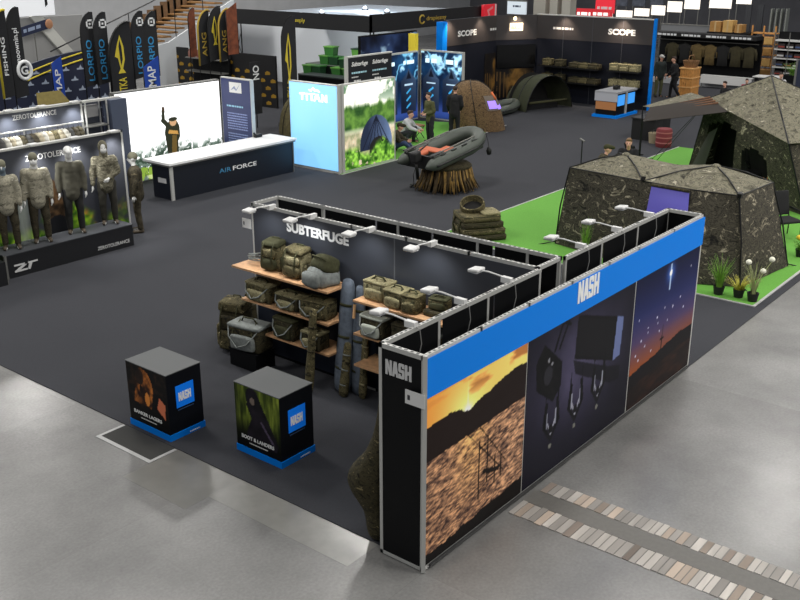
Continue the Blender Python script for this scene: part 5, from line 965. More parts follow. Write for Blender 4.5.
# ------------------------------------------------------------------ stacked camouflage cushioned bag on the carpet
c = F(481, 238); t = thing('bedchair_bag', 'big camouflage padded bag lying folded on the carpet with a round open pocket', 'bag', (c.x+.05, c.y+.1, .012), -.62)
for i, (sx, sy, z, dx) in enumerate([(1.0, .95, .08, .0), (.98, .92, .22, -.02), (.94, .86, .36, -.05), (.88, .8, .5, -.1)]): rbox('padded_layer', (sx, sy, .15), CM if i % 2 else CMD, t, .06, 3, (dx*.6, 0, z), .06, 0, .01); MB().tube([(dx*.6+sx*.5*a*.96, sy*.5*b_*.96, z+.05) for a, b_ in ((-1, -1), (0, -1.04), (1, -1), (1.03, 0), (1, 1), (0, 1.04), (-1, 1), (-1.03, 0))], .018, 6, True).build('piping', OLV, t, 0)
mb = MB(); rr = [(.27, 0), (.29, .1), (.28, .2), (.25, .205), (.24, .1), (.22, .04), (.0, .04)]; mb.lathe(rr, n=24); o = mb.build('round_pocket', CM, t, 40); o.location = (-.1, .16, .6); o.rotation_euler = (.35, -.25, 0)
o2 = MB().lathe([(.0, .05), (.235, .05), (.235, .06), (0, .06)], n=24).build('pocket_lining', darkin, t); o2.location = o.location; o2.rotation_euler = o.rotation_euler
for s in (-1, 1): MB().tube([(-.5, s*.2, .5), (-.56, s*.2, .3), (-.5, s*.2, .05)], .02, 6).build('strap', OLV, t, 0)
rbox('top_flap', (.4, .5, .07), CML, t, .03, 3, (.18, -.12, .6), .1, 0, .01)
# ------------------------------------------------------------------ SCOPE wall
SW = thing('exhibition_wall', 'tall dark exhibition wall lettered SCOPE with camouflage bags on its shelves', 'exhibition wall', (30, 11.7, .012)); w2 = mat('dark_blue_black_wall', (20, 23, 33), .55, spec=.2); hd_ = mat('charcoal_brown_header', (52, 48, 48), .55)
MB().box(0, 0, 0, .15, 5.3, 3.5).build('panel', w2, SW); MB().box(-.01, 0, 2.55, .0, 5.3, 3.5).build('header', hd_, SW); MB().box(-.03, 0, 3.5, .16, 5.3, 3.54).build('top_rail', alu, SW)
c1 = Vector((28.45, 18.05, 0))-Vector((30, 11.7, 0)); c2 = Vector((0, 5.3, 0)); dd = c1-c2; MB().obox(c2, dd, Vector((.12, .1, 0)), RZ*3.5).build('panel', w2, SW); nn = Vector((dd.y, -dd.x, 0)).normalized(); nn = nn if nn.x < 0 else -nn
dn = dd.normalized(); MB().obox(c2+RZ*2.5+nn*.005, dd, nn*.005, RZ*1.0).build('header', hd_, SW); MB().obox(c2+dd*.03+nn*.01+RZ*1.35, dd*.94, nn*.08, RZ*.95).build('screen', mat('black_screen', (5, 5, 6), .25), SW); MB().obox(c2+dd*.35+nn*.012+RZ*2.86, dd*.32, nn*.01, RZ*.32).build('lit_logo_plate', emat('warm_lit_plate', (238, 226, 196), .75), SW)
nash(c2+dd*.63+nn*.03+RZ*2.92, -dn, RZ, dd.length*.24, .2, mat('faded_tan_print', (186, 172, 142), .5), SW, .002)
MB().box(-5.1, c1.y, 0, c1.x, c1.y+.15, 3.5).build('panel', w2, SW); MB().box(-5.1, c1.y-.01, 2.5, c1.x, c1.y, 3.5).build('header', hd_, SW)
def reedpic(X, Y):
    img = mixc((12, 12, 14), (30, 28, 28), fbm(X*2, Y*2, 3)); f = np.clip((fbm(X*2.6, Y*1.4, 33)-.42)*5, 0, 1)*np.exp(-((X-.9)/.55)**2)*(Y > .2); img = mixc(img, mixc((70, 50, 22), (176, 132, 66), fbm(X*5, Y*5, 2)), f); s = (np.abs(X*6 % 1-.5) < .13)*(Y < .9+.3*fbm(X*5, X*0, 5)); return put(img, s*(fbm(X*3, Y*3, 9) > .4)*.8, (104, 78, 44))
picture('tree_print', (-2.35, c1.y-.012, .1), RX, RZ, 2.3-.02+c1.x+1.55-.0, 1.9, 90, 80, reedpic, SW); picture('reed_print', c1+nn*.012+RZ*.1-dn*.02, -dn, RZ, dd.length*.95, 1.2, 70, 50, reedpic, SW)
text('lettering', 'SCOPE', (-.012, 1.95, 2.87), -RY, RZ, .23, white, SW, 1.2, .04); text('lettering', 'SCOPE', (-4.3, c1.y-.012, 2.82), RX, RZ, .23, white, SW, 1.3, .04)
bars('small_print', (-.012, 4.5, 2.95), -RY, RZ, [(0, .95, 0, .09)], wht, SW, seed=8); bars('small_print', (-2.0, c1.y-.012, 2.92), RX, RZ, [(0, .9, 0, .09)], wht, SW, seed=9)
for y in (1.3, 2.65, 4.0): MB().box(-.014, y-.008, 0, -.01, y+.008, 3.5).build('seam', mat('panel_seam_dark', (70, 72, 78), .5), SW)
MB().box(-.03, -.09, 0, .12, 0, 3.55).build('blue_post', nblue, SW); MB().box(-5.45, c1.y-.1, 0, -5.15, c1.y+.2, 3.45).build('blue_post', nblue, SW)
for i, (y, z) in enumerate([(4.2, 1.62), (4.2, 1.02), (2.75, 1.62), (2.75, 1.02), (.95, 1.64), (.95, 1.02)]):
    pos = ['left', 'left', 'middle', 'middle', 'right', 'right'][i]; lv = 'upper' if i % 2 == 0 else 'lower'; t = thing('wall_shelf', f'{lv} {pos} black shelf on the SCOPE wall', 'shelf', (29.98, 11.7+y, z-.16), 0, 'black shelves on the SCOPE wall'); MB().box(-.5, -.7, 0, 0, .7, .04).build('board', blackmet, t); MB().box(-.5, -.7, .04, -.48, .7, .06).build('lip', blackmet, t)
    ns = ['first', 'second', 'third']
    for k in range(3 if pos != 'left' else 2):
        s = ((.4, .38, .3) if pos != 'middle' else (.5, .42, .22)); dy = ((.43*(k-1)) if pos != 'left' else (.6*(k-.5))); mm = CML if pos == 'right' else (CM if k % 2 else CMD)
        carry(f'camouflage bag on the {lv} {pos} shelf of the SCOPE wall, {ns[k]} from the right', (29.72, 11.7+y+dy, z-.119), 0, s, mm, mm, 'bags on the SCOPE wall shelves', False)
t = thing('spot_lamp', 'warm glowing spot lamp above the lit plate on the SCOPE wall', 'spotlight', Vector((30, 11.7, .012))+c2+dd*.6+RZ*3.5); MB().ell(Vector(nn)*.25-RZ*.12, (.07, .07, .07), 10, 7).build('bulb', emat('warm_bulb', (255, 226, 180), 4), t, 0); MB().tube([(0, 0, 0), nn*.2, nn*.25-RZ*.06], .02, 6).build('arm', blackmet, t)
for y, e, k in ((c2+dd*.5+nn*.35, 20, 0), (Vector((-.35, 1.3, 0)), 16, 1), (Vector((-.35, 3.9, 0)), 12, 1), (c1+Vector((-3.4, -.35, 0)), 20, 1), (c1+Vector((-1.2, -.35, 0)), 12, 1)):
    l = bpy.data.lights.new('wall_spot', 'SPOT'); l.energy = e*9; l.color = (1, .8, .62); l.spot_size = 1.7; l.spot_blend = .9; l.shadow_soft_size = .1; lo = bpy.data.objects.new('wall_spot', l); C.objects.link(lo); lo.location = Vector((30, 11.7, 0))+y+RZ*3.62; lo.rotation_euler = ((nn*-.25 if k == 0 else (RX*.25 if k == 1 and y.x > -1 and y.y < 5.2 else RY*.25))-RZ).to_track_quat('-Z', 'Y').to_euler()
t = thing('display_plinth', 'low display counter with blue base and two blue screens before the SCOPE wall', 'plinth', (27.4, 11.75, .012)); MB().box(.05, .05, .1, 1.65, .9, .9).build('body', blk, t); MB().box(-.05, -.05, 0, 1.75, 1.0, .1).build('blue_base', nblue, t); MB().box(0, 0, .92, 1.7, .95, .99).build('top', mat('light_grey_top', (150, 152, 156), .5), t)
MB().box(.0, .0, .62, .05, .95, .92).build('front_panel', mat('pale_panel', (170, 172, 178), .5), t); MB().box(.02, .04, .3, .05, .9, .6).build('wood_insert', mat('orange_wood', (176, 118, 70), .6), t)
for x in (.15, 1.0): MB().box(x, .02, .45, x+.55, .05, .85).build('screen', emat('blue_screen', (60, 150, 235), .7), t)
MB().box(.78, .0, .1, .88, .05, .92).build('post', alu, t)
q = F(617, 90, 1.0); t = thing('reel', 'black fishing reel on the low counter before the SCOPE wall', 'reel', (28.2, 12.2, 1.002)); rbox('body', (.3, .2, .16), blackmet, t, .04, 2, (0, 0, .08)); MB().tube([(0, .1, .1), (.1, .2, .14)], .03, 8).build('handle', blackmet, t)
# ================================================================== far left: flags, walls, stairs
def flag(label, px0, px1, pt, pb, y, m, body=None, tm=None, ts=None, fish=False, edge=None, group='tall feather flags at the far left', slant=False, frm='x', letters=(0, 1)):
    # a feather flag: curved cloth on a pole with a cross foot (in a plane facing the aisle)
    if frm == 'x': a, b_, top, bot, r = PY(px0, pt, y).x, PY(px1, pt, y).x, PY((px0+px1)/2, pt, y).z, PY((px0+px1)/2, pb, y).z, RX
    else: a, b_, top, bot, r = -PX(px0, pt, y).y, -PX(px1, pt, y).y, PX((px0+px1)/2, pt, y).z, PX((px0+px1)/2, pb, y).z, -RY
    wd = b_-a; bot = max(bot, .35); h = top-bot; t = thing('feather_flag', label, 'flag', (a, y, .012) if frm == 'x' else (y, -a, .012), 0, group); u = RZ
    if slant: poly = [(0, bot), (wd, bot), (wd, top), (0, top-wd*.5)]
    else: poly = [(0, bot), (wd, bot+wd*.15), (wd, top-.02)]+[(wd*(1-math.sin(k*math.pi/16)), top-wd*1.3*(1-math.cos(k*math.pi/16))) for k in range(1, 9)]
    n = r.cross(RZ); MB().prism(poly, (0, 0, 0), r, u, .012).build('cloth', m, t)
    if edge: MB().tube([r*x+RZ*z+n*.01 for x, z in poly[2:]]+[RZ*bot+n*.01], .035, 6).build('edge_trim', edge, t, 0)
    pw = [RZ*0.0+r*.0, RZ*(top-wd*1.3)]+([r*x+RZ*z for x, z in reversed(poly[3:-1])] if not slant else [RZ*(top-wd*.5)]); MB().tube(pw, .018, 6).build('pole', blackmet, t, 0)
    MB().box(-.3, -.02, 0, .3, .02, .03).box(-.02, -.3, 0, .02, .3, .03).build('cross_foot', blackmet, t)
    if body: text('lettering', body, r*(wd*(.5+.5*(ts or .5)))*1+RZ*(bot+h*(.06+letters[0]))+n*.013 if True else 0, RZ, -r, wd*(ts or .5), tm, t, h*(letters[1]-letters[0])*.72, .012)
    if fish:
        cx, z0, z1 = wd*.5, bot+h*.3, bot+h*.82; f = MB(); c = lambda q: z0+(z1-z0)*q
        f.prism([(cx-wd*.16, c(0)), (cx+wd*.16, c(0)), (cx+wd*.05, c(.12)), (cx+wd*.16, c(.35)), (cx+wd*.15, c(.7)), (cx+wd*.02, c(1)), (cx-wd*.12, c(.75)), (cx-wd*.25, c(.45)), (cx-wd*.12, c(.4)), (cx-wd*.05, c(.12))], n*.014, r, RZ, .003); f.build('fish_emblem', tm, t)
        f = MB(); f.prism([(cx-wd*.02, c(.2)), (cx+wd*.07, c(.36)), (cx+wd*.06, c(.7)), (cx-wd*.0, c(.88)), (cx-wd*.06, c(.7))], n*.019, r, RZ, .002); f.build('fish_belly', m, t)
    return t
fk = mat('black_flag_cloth', (24, 25, 28), .85, 0, .12, 6); fb = mat('cyan_flag_ink', (44, 136, 188), .7); fw = mat('white_flag_ink', (222, 224, 224), .7); fy = mat('yellow_flag_ink', (206, 186, 50), .7); fg = mat('gold_flag_ink', (176, 148, 56), .7); fbl = mat('blue_flag_cloth', (24, 66, 160), .8, 0, .1, 5)
def sq(t, ink, x, z, s):   # outlined square mark of the LORPIO flags
    m = MB()
    for p in ([(0, 0), (s, 0), (s, s*.2), (0, s*.2)], [(0, s*.8), (s, s*.8), (s, s), (0, s)], [(0, 0), (s*.2, 0), (s*.2, s), (0, s)], [(s*.8, 0), (s, 0), (s, s), (s*.8, s)], [(s*.38, s*.38), (s*.62, s*.38), (s*.62, s*.62), (s*.38, s*.62)]): m.prism(p, (x, -.014, z), RX, RZ, .003)
    m.build('square_mark', ink, t)
for px0, px1, pt, pb, y, lb in [(78, 92, 12, 88, 21.2, 'black LORPIO feather flag, leftmost of the four'), (91, 105, 12, 86, 21.0, 'black LORPIO feather flag just left of the fish flag'), (129, 142, 11, 80, 21.0, 'black LORPIO feather flag just right of the fish flag'), (141, 155, 11, 80, 21.2, 'black LORPIO feather flag, rightmost of the four')]:
    t = flag(lb, px0, px1, pt, pb, y, fk, 'LORPIO', fb, .42, letters=(.02, .78)); q = PY((px0+px1)/2, pt, y); bz = PY(px0, pb, y).z; sq(t, fw, .22, bz+(q.z-bz)*.78-.012, .26)
flag('wide black feather flag with a yellow fish above the letters TKA', 105, 129, 22, 96, 20.6, fk, 'TKA', fy, .34, True, blackmet, letters=(0, .25))
flag('black feather flag with white letters and round logo at the far left', 4, 18, 7, 100, 20.4, fk, 'moownin.pl', fw, .36, letters=(.32, .86))
q = bpy.data.objects[[o.name for o in bpy.data.objects if o.get('label') == 'black feather flag with white letters and round logo at the far left'][0]]; z = PY(11, 72, 20.4).z
MB().tube([Vector((.36+.2*math.cos(a), -.02, z+.24*math.sin(a))) for a in [6.28*k/20 for k in range(20)]], .05, 6, True).build('round_logo', fw, q, 0); text('logo_letter', 'G', (.25, -.014, z-.12), RX, RZ, .24, fw, q, .22, .03)
flag('black and yellow feather flag cut off by the left picture edge', -8, 4, 10, 100, 20.2, fk, 'FISHING', fw, .34, letters=(.2, .8), edge=fy)
flag('blue flag lettered MAP before the navy logo wall', 50, 61, 57, 104, 22.6, fbl, 'MAP', fw, .5, slant=True, group='blue MAP flags', letters=(.08, .9))
flag('blue flag lettered MAP between the black LORPIO flags and the stairs', 142, 158, 57, 92, 20.2, fbl, 'MAP', fw, .5, slant=True, group='blue MAP flags', letters=(.08, .9))
red_br = mat('red_brown_photo_cloth', (112, 58, 34), .85, 0, .4, 5)
flag('narrow red-brown photo flag before the stairs', 187, 194, 8, 58, 24.5, red_br, group='flags before the stairs')
flag('dark feather flag with gold edge and green emblem', 196, 208, 10, 66, 23.6, fk, 'ANG', fg, .4, edge=fg, group='flags before the stairs', letters=(.1, .7))
flag('dark feather flag with a slim yellow fish among the gold-edged flags', 206, 220, 6, 62, 23.4, fk, None, fy, .3, True, group='flags before the stairs')
flag('dark feather flag with gold edge beside the broad red-brown flag', 217, 228, 9, 62, 23.2, fk, 'ANG', fg, .4, edge=fg, group='flags before the stairs', letters=(.1, .7))
flag('broad red-brown photo flag at the left end of the black fascia', 225, 236, 3, 55, 23.0, red_br, group='flags before the stairs', slant=True)
flag('tall black flag with yellow fish and letters TROTKA beside the TITAN box', 280, 295, 15, 112, 18.5, fk, 'TROTKA', fy, .36, True, frm='y', letters=(-.04, .32), group=None)
NW = thing('logo_wall', 'navy curved-top wall patterned with small white fish marks', 'exhibition wall', (9.0, 24, .012)); poly = [(0, 0), (4.3, 0), (4.3, 2.75)]+[(4.0-k*.4, 2.98-.0075*k*k) for k in range(0, 10)]+[(0, 2.3)]
MB().prism(poly, (0, 0, 0), RX, RZ, .1).build('panel', mat('navy_logo_panel', (18, 26, 50), .6), NW); f = MB(); lg = mat('white_logo_ink', (150, 160, 176), .6); n = 0
for j in range(6):
    for i in range(8):
        x, z = .55*i+.3*(j % 2)+.35, 2.35-j*.34
        if x < 4.1: MB().prism([(0, 0), (.26, 0), (.26, .04), (.2, .05), (.15, .16), (.09, .06), (0, .05)], (x, -.103, z), RX, RZ, .003).build('fish_mark', lg, NW)
for k in range(2): MB().tube([Vector((.5+3.2*u, -.105, 1.75+1.0*u**.55+.2-k*.22)) for u in [i/10 for i in range(11)]], .03, 5).build('yellow_arc', fy, NW, 0)
# white hanging board, small banner, sloped beam
t = thing('hanging_board', 'big white board hanging at the top left corner', 'board', (12.2, 30, 3.72)); MB().box(0, 0, 0, 3.2, .08, 2.6).build('board', emat('bright_board', (236, 238, 240), .35), t); MB().prism([(0, 0), (.12, .1), (.1, .4), (0, .3)], (2.8, -.002, .3), RX, RZ, .003).build('printed_mark', blk, t)
for x in (.2, 3.0): MB().tube([(x, .04, 2.6), (x, .04, 6.2)], .01, 5).build('wire', blackmet, t)
t = thing('small_banner', 'small navy banner with pale letters on the grey wall below the white board', 'banner', (13.95, 30.2, .012)); MB().obox((0, 0, 2.93), (1.22, 0, .26), (0, .04, 0), (0, 0, .36)).build('board', mat('navy_banner', (26, 36, 66), .6), t); MB().tube([(.6, .05, 0), (.6, .05, 3.0)], .025, 6).build('pole', alud, t)
bars('small_print', (.12, -.004, 3.08), (1, 0, .21), RZ, [(0, .75, 0, .13)], mat('pale_print', (150, 164, 190), .6), t); MB().ell((1.24, -.02, 3.36), (.17, .03, .19), 16, 8).build('round_badge', mat('copper_badge', (176, 126, 92), .5), t, 0)
MB().box(13.2, 30.6, 0, 17.0, 30.7, 3.62).build('wall_1', mat('mid_grey_partition', (150, 150, 148), .8))['kind'] = 'structure'
t = thing('sloped_beam', 'pale sloping beam crossing the grey wall behind the small banner', 'beam', (14.55, 30.4, .012)); MB().obox((.0, 0, 3.65), (1.35, 0, -1.6), (0, .12, 0), (.45, 0, .1)).build('beam', mat('cream_beam', (206, 206, 198), .6), t); MB().box(1.3, 0, 0, 1.5, .12, 2.1).build('foot_post', mat('cream_beam', (206, 206, 198), .6), t)
t = thing('staircase', 'brown wooden staircase with a white panel beneath and thin handrail', 'stairs', (19.9, 30, .012)); p0, p1 = (0.1, 2.32), (5.4, 4.55); n = 14
for i in range(n):
    x = p0[0]+(p1[0]-p0[0])*i/n; z = p0[1]+(p1[1]-p0[1])*i/n; MB().box(x, -.1, z, x+.5, 1.8, z+.07).build('tread', mat('brown_stair_wood', (132, 98, 58), .7, 0, .2, 8), t); MB().box(x, 1.78, z-.1, x+.5, 1.82, z+.75).build('riser', mat('dark_stair_wood', (96, 70, 42), .7, 0, .2, 8), t)
MB().prism([(0, 0), (4.6, 0), (4.6, 3.95)]+[(4.6-k*.55, 3.95-k*.235) for k in range(1, 8)]+[(0, 2.2)], (0, -.12, 0), RX, RZ, .08).build('side_panel', mat('white_stair_panel', (214, 218, 220), .6), t); MB().tube([(-5, -.15, 2.35), (0, -.15, 4.0), (5, -.15, 6.0)], .03, 6).build('handrail', blackmet, t)
for x in (-3.6, -1.2, 1.2, 2.8): MB().tube([(x, -.15, 0), (x, -.15, 4.0+x*.36)], .02, 5).build('baluster', blackmet, t)
# black wall with yellow logos, white partition, bottle shelf
t = thing('logo_wall', 'black wall patterned with yellow logos behind the information panel', 'exhibition wall', (21, 23.65, .012)); MB().box(0, 0, 0, .1, 7.6, 2.08).build('panel', mat('black_logo_panel', (14, 14, 15), .6), t); yl = mat('dark_gold_ink', (150, 116, 22), .6)
for j in range(5):
    for i in range(12):
        y = 7.2-i*.6-.3*(j % 2); z = 1.3-j*.3
        if y > .3: MB().prism([(0, 0), (.27, .02), (.3, .06), (.27, .13), (.1, .17), (.06, .12), (0, .12)], (-.004, y, z), -RY, RZ, .002).build('yellow_logo', yl, t)
for y in (3.1, 6.6): MB().prism([(0, 0), (.55, 0), (.6, .1), (.42, .18), (.3, .3), (.2, .2), (0, .17)], (-.004, y, 1.6), -RY, RZ, .002).build('large_logo', yl, t)
MB().box(26.95, 21.6, 0, 27.05, 36, 2.72).build('wall_2', mat('white_partition', (214, 218, 222), .7))['kind'] = 'structure'
t = thing('bottle_shelf', 'dark shelf rack with a row of brown bottles behind the black flags', 'shelf', (20.4, 26.2, .012)); MB().box(0, 0, 0, .5, 2.3, .05).box(.42, 0, 0, .5, 2.3, 2.0).build('frame', blk, t)
for z in (1.2, 1.75): MB().box(0, 0, z, .45, 2.3, z+.04).build('board', alud, t)
bb = None
for i in range(9):
    lo = (20.55, 26.35+i*.25, 1.804)
    if bb is None:
        bb = thing('bottle', 'x', 'bottle', lo, 0, 'brown bottles on the far shelf rack'); MB().lathe([(0, 0), (.07, 0), (.07, .2), (.03, .27), (.03, .33), (0, .33)], n=10).build('body', mat('brown_bottle', (128, 84, 72), .4), bb, 40); MB().lathe([(.034, .32), (.034, .37), (0, .37)], n=8).build('cap', wht, bb, 40)
        o = bb
    else: o = dup(bb, lo)
    o['label'] = f'brown bottle on the far shelf rack, {ords[i]} from the right end'
t = thing('letter_banner', 'small black hanging banner with white letters NO behind the light wall', 'banner', (17.2, 21.0, .012)); MB().box(0, 0, .5, .5, .03, 2.35).build('cloth', fk, t); text('lettering', 'NO', (.42, -.003, 1.72), RZ, -RX, .3, fw, t, .5, .02); MB().tube([(.25, .03, 0), (.25, .03, 2.35)], .02, 6).build('pole', blackmet, t)
# ================================================================== stand with the black fascia
t = thing('fascia_stand', 'exhibition stand framed by a long black fascia band with small yellow lettering', 'stand', (22, 19.43, .012)); fm = mat('black_fascia_cloth', (22, 23, 25), .8)
MB().box(0, .0, 3.14, .08, 7.5, 3.74).build('fascia', fm, t); MB().box(0, 0, 3.14, 8.4, .08, 3.8).build('fascia', fm, t); MB().box(.08, .08, 3.5, 8.3, 7.4, 3.56).build('white_ceiling', mat('pale_blue_ceiling', (124, 134, 144), .6), t)
for x, y in ((.0, .0), (0, 7.4), (8.3, 0), (8.3, 7.4)):
    for dx in (0, .2): MB().tube([(x+dx, y+.04, 0), (x+dx, y+.04, 3.15)], .03, 6).build('truss_post', blackmet, t)
    MB().tube([(x, y+.04, .3), (x+.2, y+.04, .8), (x, y+.04, 1.3), (x+.2, y+.04, 1.8), (x, y+.04, 2.3), (x+.2, y+.04, 2.8)], .015, 5).build('truss_lacing', blackmet, t)
text('lettering', 'Deeply', (-.003, 4.2, 3.36), -RY, RZ, .16, fy, t, .75, .01); text('lettering', 'drapiezny', (3.45, -.003, 3.4), RX, RZ, .17, fg, t, 1.35, .01); MB().tube([(3.15+.16*math.cos(a), -.01, 3.46+.16*math.sin(a)) for a in [.6+5.1*k/14 for k in range(15)]], .035, 6).build('ring_logo', fg, t, 0)
for i, (px, py, lb) in enumerate([(322, 8, 'bright lamp on the roof of the black fascia stand, leftmost'), (365, 4, 'bright lamp on the roof of the black fascia stand, middle'), (387, 7, 'bright lamp on the roof of the black fascia stand, rightmost')]):
    q = F(px, py+6, 3.58); q.y = min(q.y, 26.5); q.x = min(q.x, 29.5); o = thing('roof_lamp', lb, 'lamp', (q.x, q.y, 3.572), 0, 'roof lamps of the fascia stand'); MB().box(-.1, -.1, 0, .1, .1, .06).build('housing', blackmet, o); MB().ell((0, 0, .1), (.085, .085, .06), 12, 8).build('bulb', emat('lamp_bulb', (225, 238, 255), 6), o, 0)
    l = bpy.data.lights.new('lamp_beam', 'POINT'); l.energy = 90; l.color = (.85, .92, 1); l.shadow_soft_size = .2; lo = bpy.data.objects.new('lamp_beam', l); C.objects.link(lo); lo.parent = o; lo.location = (0, 0, .4)
t = thing('bar_counter', 'black bar counter with yellow lettering below the green tubs', 'counter', (23.6, 21.4, .012)); MB().box(0, 0, 0, .7, 3.4, 1.0).build('body', blk, t); MB().box(-.05, -.05, 1.0, .75, 3.45, 1.05).build('top', mat('dark_grey_top', (52, 56, 56), .4), t); text('lettering', 'Meus', (-.003, 1.3, .62), -RY, RZ, .15, fg, t, .5, .01)
t = thing('shelf_unit', 'dark stepped shelf unit carrying the stacked green tubs', 'shelf', (24.45, 21.2, .012)); MB().box(0, 0, 0, 1.5, 4.6, .9).box(.5, 0, .9, 1.5, 4.6, 1.3).build('body', blk, t); MB().box(-.01, 0, .9, .5, 4.6, .93).build('step', alud, t); MB().box(.49, 0, 1.3, 1.5, 4.6, 1.33).build('step', alud, t)
gt = [mat('green_tub_plastic', (50, 104, 44), .45), mat('dark_green_tub_plastic', (26, 62, 34), .45), mat('light_green_tub_plastic', (92, 146, 60), .45)]
tubs = [(24.7, 25.3, .944, 0), (24.7, 24.75, .944, 1), (25.2, 24.75, 1.344, 0), (25.2, 24.2, 1.344, 1), (24.7, 23.6, .944, 0), (24.7, 22.95, .944, 0), (25.2, 23.5, 1.344, 1), (25.2, 22.95, 1.344, 0), (24.7, 22.3, .944, 1), (25.2, 22.3, 1.344, 2), (25.2, 21.7, 1.344, 0), (24.7, 21.7, .944, 0)]
pr = {}
pos2 = ['leftmost on the lower step', 'second on the lower step', 'leftmost on the upper step', 'second on the upper step', 'third on the lower step', 'fourth on the lower step', 'third on the upper step', 'fourth on the upper step', 'fifth on the lower step', 'fifth on the upper step', 'rightmost on the upper step', 'rightmost on the lower step']
for i, (x, y, z, k) in enumerate(tubs):
    lb = f"{['green', 'dark green', 'light green'][k]} tub on the stepped shelf of the fascia stand, {pos2[i]}"
    if k in pr: o = dup(pr[k], (x, y, z), None, lb)
    else:
        o = pr[k] = thing('plastic_tub', lb, 'tub', (x, y, z), 0, 'green tubs on the stepped shelf'); MB().loft([[Vector((a*s, b_*s, zz)) for a, b_ in [(-.2, -.26), (.2, -.26), (.2, .26), (-.2, .26)]] for s, zz in ((.85, 0), (1, .36))]).build('body', gt[k], o); MB().box(-.22, -.28, .34, .22, .28, .39).build('lid', gt[(k+2) % 3], o)
for i, (x, y, z, k) in enumerate([(25.25, 22.9, 1.738, 2), (25.25, 24.5, 1.738, 0), (24.75, 23.2, 1.338, 1)]): dup(pr[k], (x, y, z), .1, f"{['green', 'dark green', 'light green'][k]} tub stacked on top of the other tubs, {['right', 'left', 'front'][i]}")
l = bpy.data.lights.new('added_stand_light', 'AREA'); l.energy = 130; l.size = 3.5; l.color = (.95, .98, 1); lo = bpy.data.objects.new('added_stand_light', l); C.objects.link(lo); lo.location = (24.9, 23.6, 3.45); lo.rotation_euler = (0, -.5, 0)  # added area light without a fixture, brightens the white wall behind the tubs
q = PX(480, 3, 30.2); t = thing('red_sign', 'red box sign at the right end of the black fascia', 'sign', (29.2, 19.2, .012)); MB().box(0, 0, 3.2, 1.0, .12, 3.85).build('box', emat('red_sign_face', (214, 36, 50), .3), t); MB().box(.86, -.01, 3.1, .96, .0, 3.85).build('white_stripe', wht, t); MB().prism([(0, 0), (.3, .12), (.2, .3), (.5, .4), (.5, .5), (.05, .35), (.15, .15)], (.2, -.004, 3.28), RX, RZ, .003).build('mark', mat('pale_red_mark', (240, 150, 150), .5), t); MB().tube([(.9, .1, 0), (.9, .1, 3.2)], .04, 6).build('post', blackmet, t)
# ================================================================== behind the SCOPE wall
def panel(name, label, cat, x, px0, py0, px1, py1, m, d=.1, frame=None, floor=True, partname='panel'):
    a, b_ = PX(px0, py1, x), PX(px1, py0, x); t = thing(name, label, cat, (x, b_.y, .012)); MB().box(0, 0, a.z, d, a.y-b_.y, b_.z).build(partname, m, t)
    if floor:
        for yy in (.03, a.y-b_.y-.06): MB().box(d*.3, yy, 0, d*.3+.04, yy+.04, a.z+.02).build('post', alud, t)
    if frame: MB().box(-.02, -.03, b_.z, d+.02, a.y-b_.y+.03, b_.z+.05).build('top_rail', frame, t)
    return t
t = panel('screen_panel', 'pale screen with a dark caption above the lit plate of the SCOPE wall', 'screen', 36, 507, 2, 526, 14, emat('pale_screen', (196, 206, 214), .5), .1, alud); bars('caption', (-.004, .75, 3.36), -RY, RZ, [(0, .45, 0, .09)], mat('dark_blue_ink', (40, 56, 80), .5), t)
for i, (a, b_) in enumerate(((532, 546), (548, 558), (560, 571))): panel('cabinet', f'tall cream cabinet standing behind the SCOPE wall, {["left", "middle", "right"][i]} of three', 'cabinet', 38, a, -6, b_, 40, mat('cream_cabinet', (176, 172, 160), .6), .6, alud, False, 'body')['group'] = 'cream cabinets behind the SCOPE wall'
t = panel('red_banner', 'red square banner with white lettering above the SCOPE wall', 'banner', 42, 595, -4, 615, 13, emat('red_banner_face', (222, 44, 60), .4)); bars('lettering', (-.004, 1.0, 3.02), -RY, RZ, [(0, .85, 0, .16)], fw, t)
t = panel('lit_sign_strip', 'long red lit sign strip with white lettering on top of the SCOPE wall', 'sign', 41.6, 576, 10, 612, 18, emat('red_strip_face', (196, 40, 50), .5)); bars('lettering', (-.004, 2.05, 2.72), -RY, RZ, [(0, .8, 0, .16), (.95, 1.9, .02, .16)], emat('white_lit_letters', (255, 240, 235), .8), t)
lit = emat('warm_white_light_panel', (255, 246, 232), 1.0)
for i, (a, b_, c, d) in enumerate([(596, 12, 613, 18), (616, 11, 632, 17), (634, 9, 649, 16), (651, 6, 665, 15), (667, 2, 682, 12), (684, -1, 700, 9), (709, -4, 732, 8), (736, -6, 752, 4)]): panel('light_box', f'glowing white light panel high behind the SCOPE wall, {ords[i]} of the row from the left', 'light box', 44, a, b_, c, d, lit, .08, None)['group'] = 'glowing light panels in a row'
dp = mat('dim_poster_print', (74, 80, 92), .7, 0, .5, 3)
for i, (a, b_) in enumerate(((616, 628), (632, 646), (650, 664))): panel('poster', f'dim photo poster above the row of light panels, {["left", "middle", "right"][i]} of three', 'poster', 46, a, -8, b_, 6, dp, .06)['group'] = 'dim posters above the light panels'
panel('grey_wall_panel', 'long grey partition panel behind the black clothing stand', 'partition', 41.95, 659, 27, 712, 52, mat('grey_partition_panel', (120, 122, 124), .7), .15, alud, False)
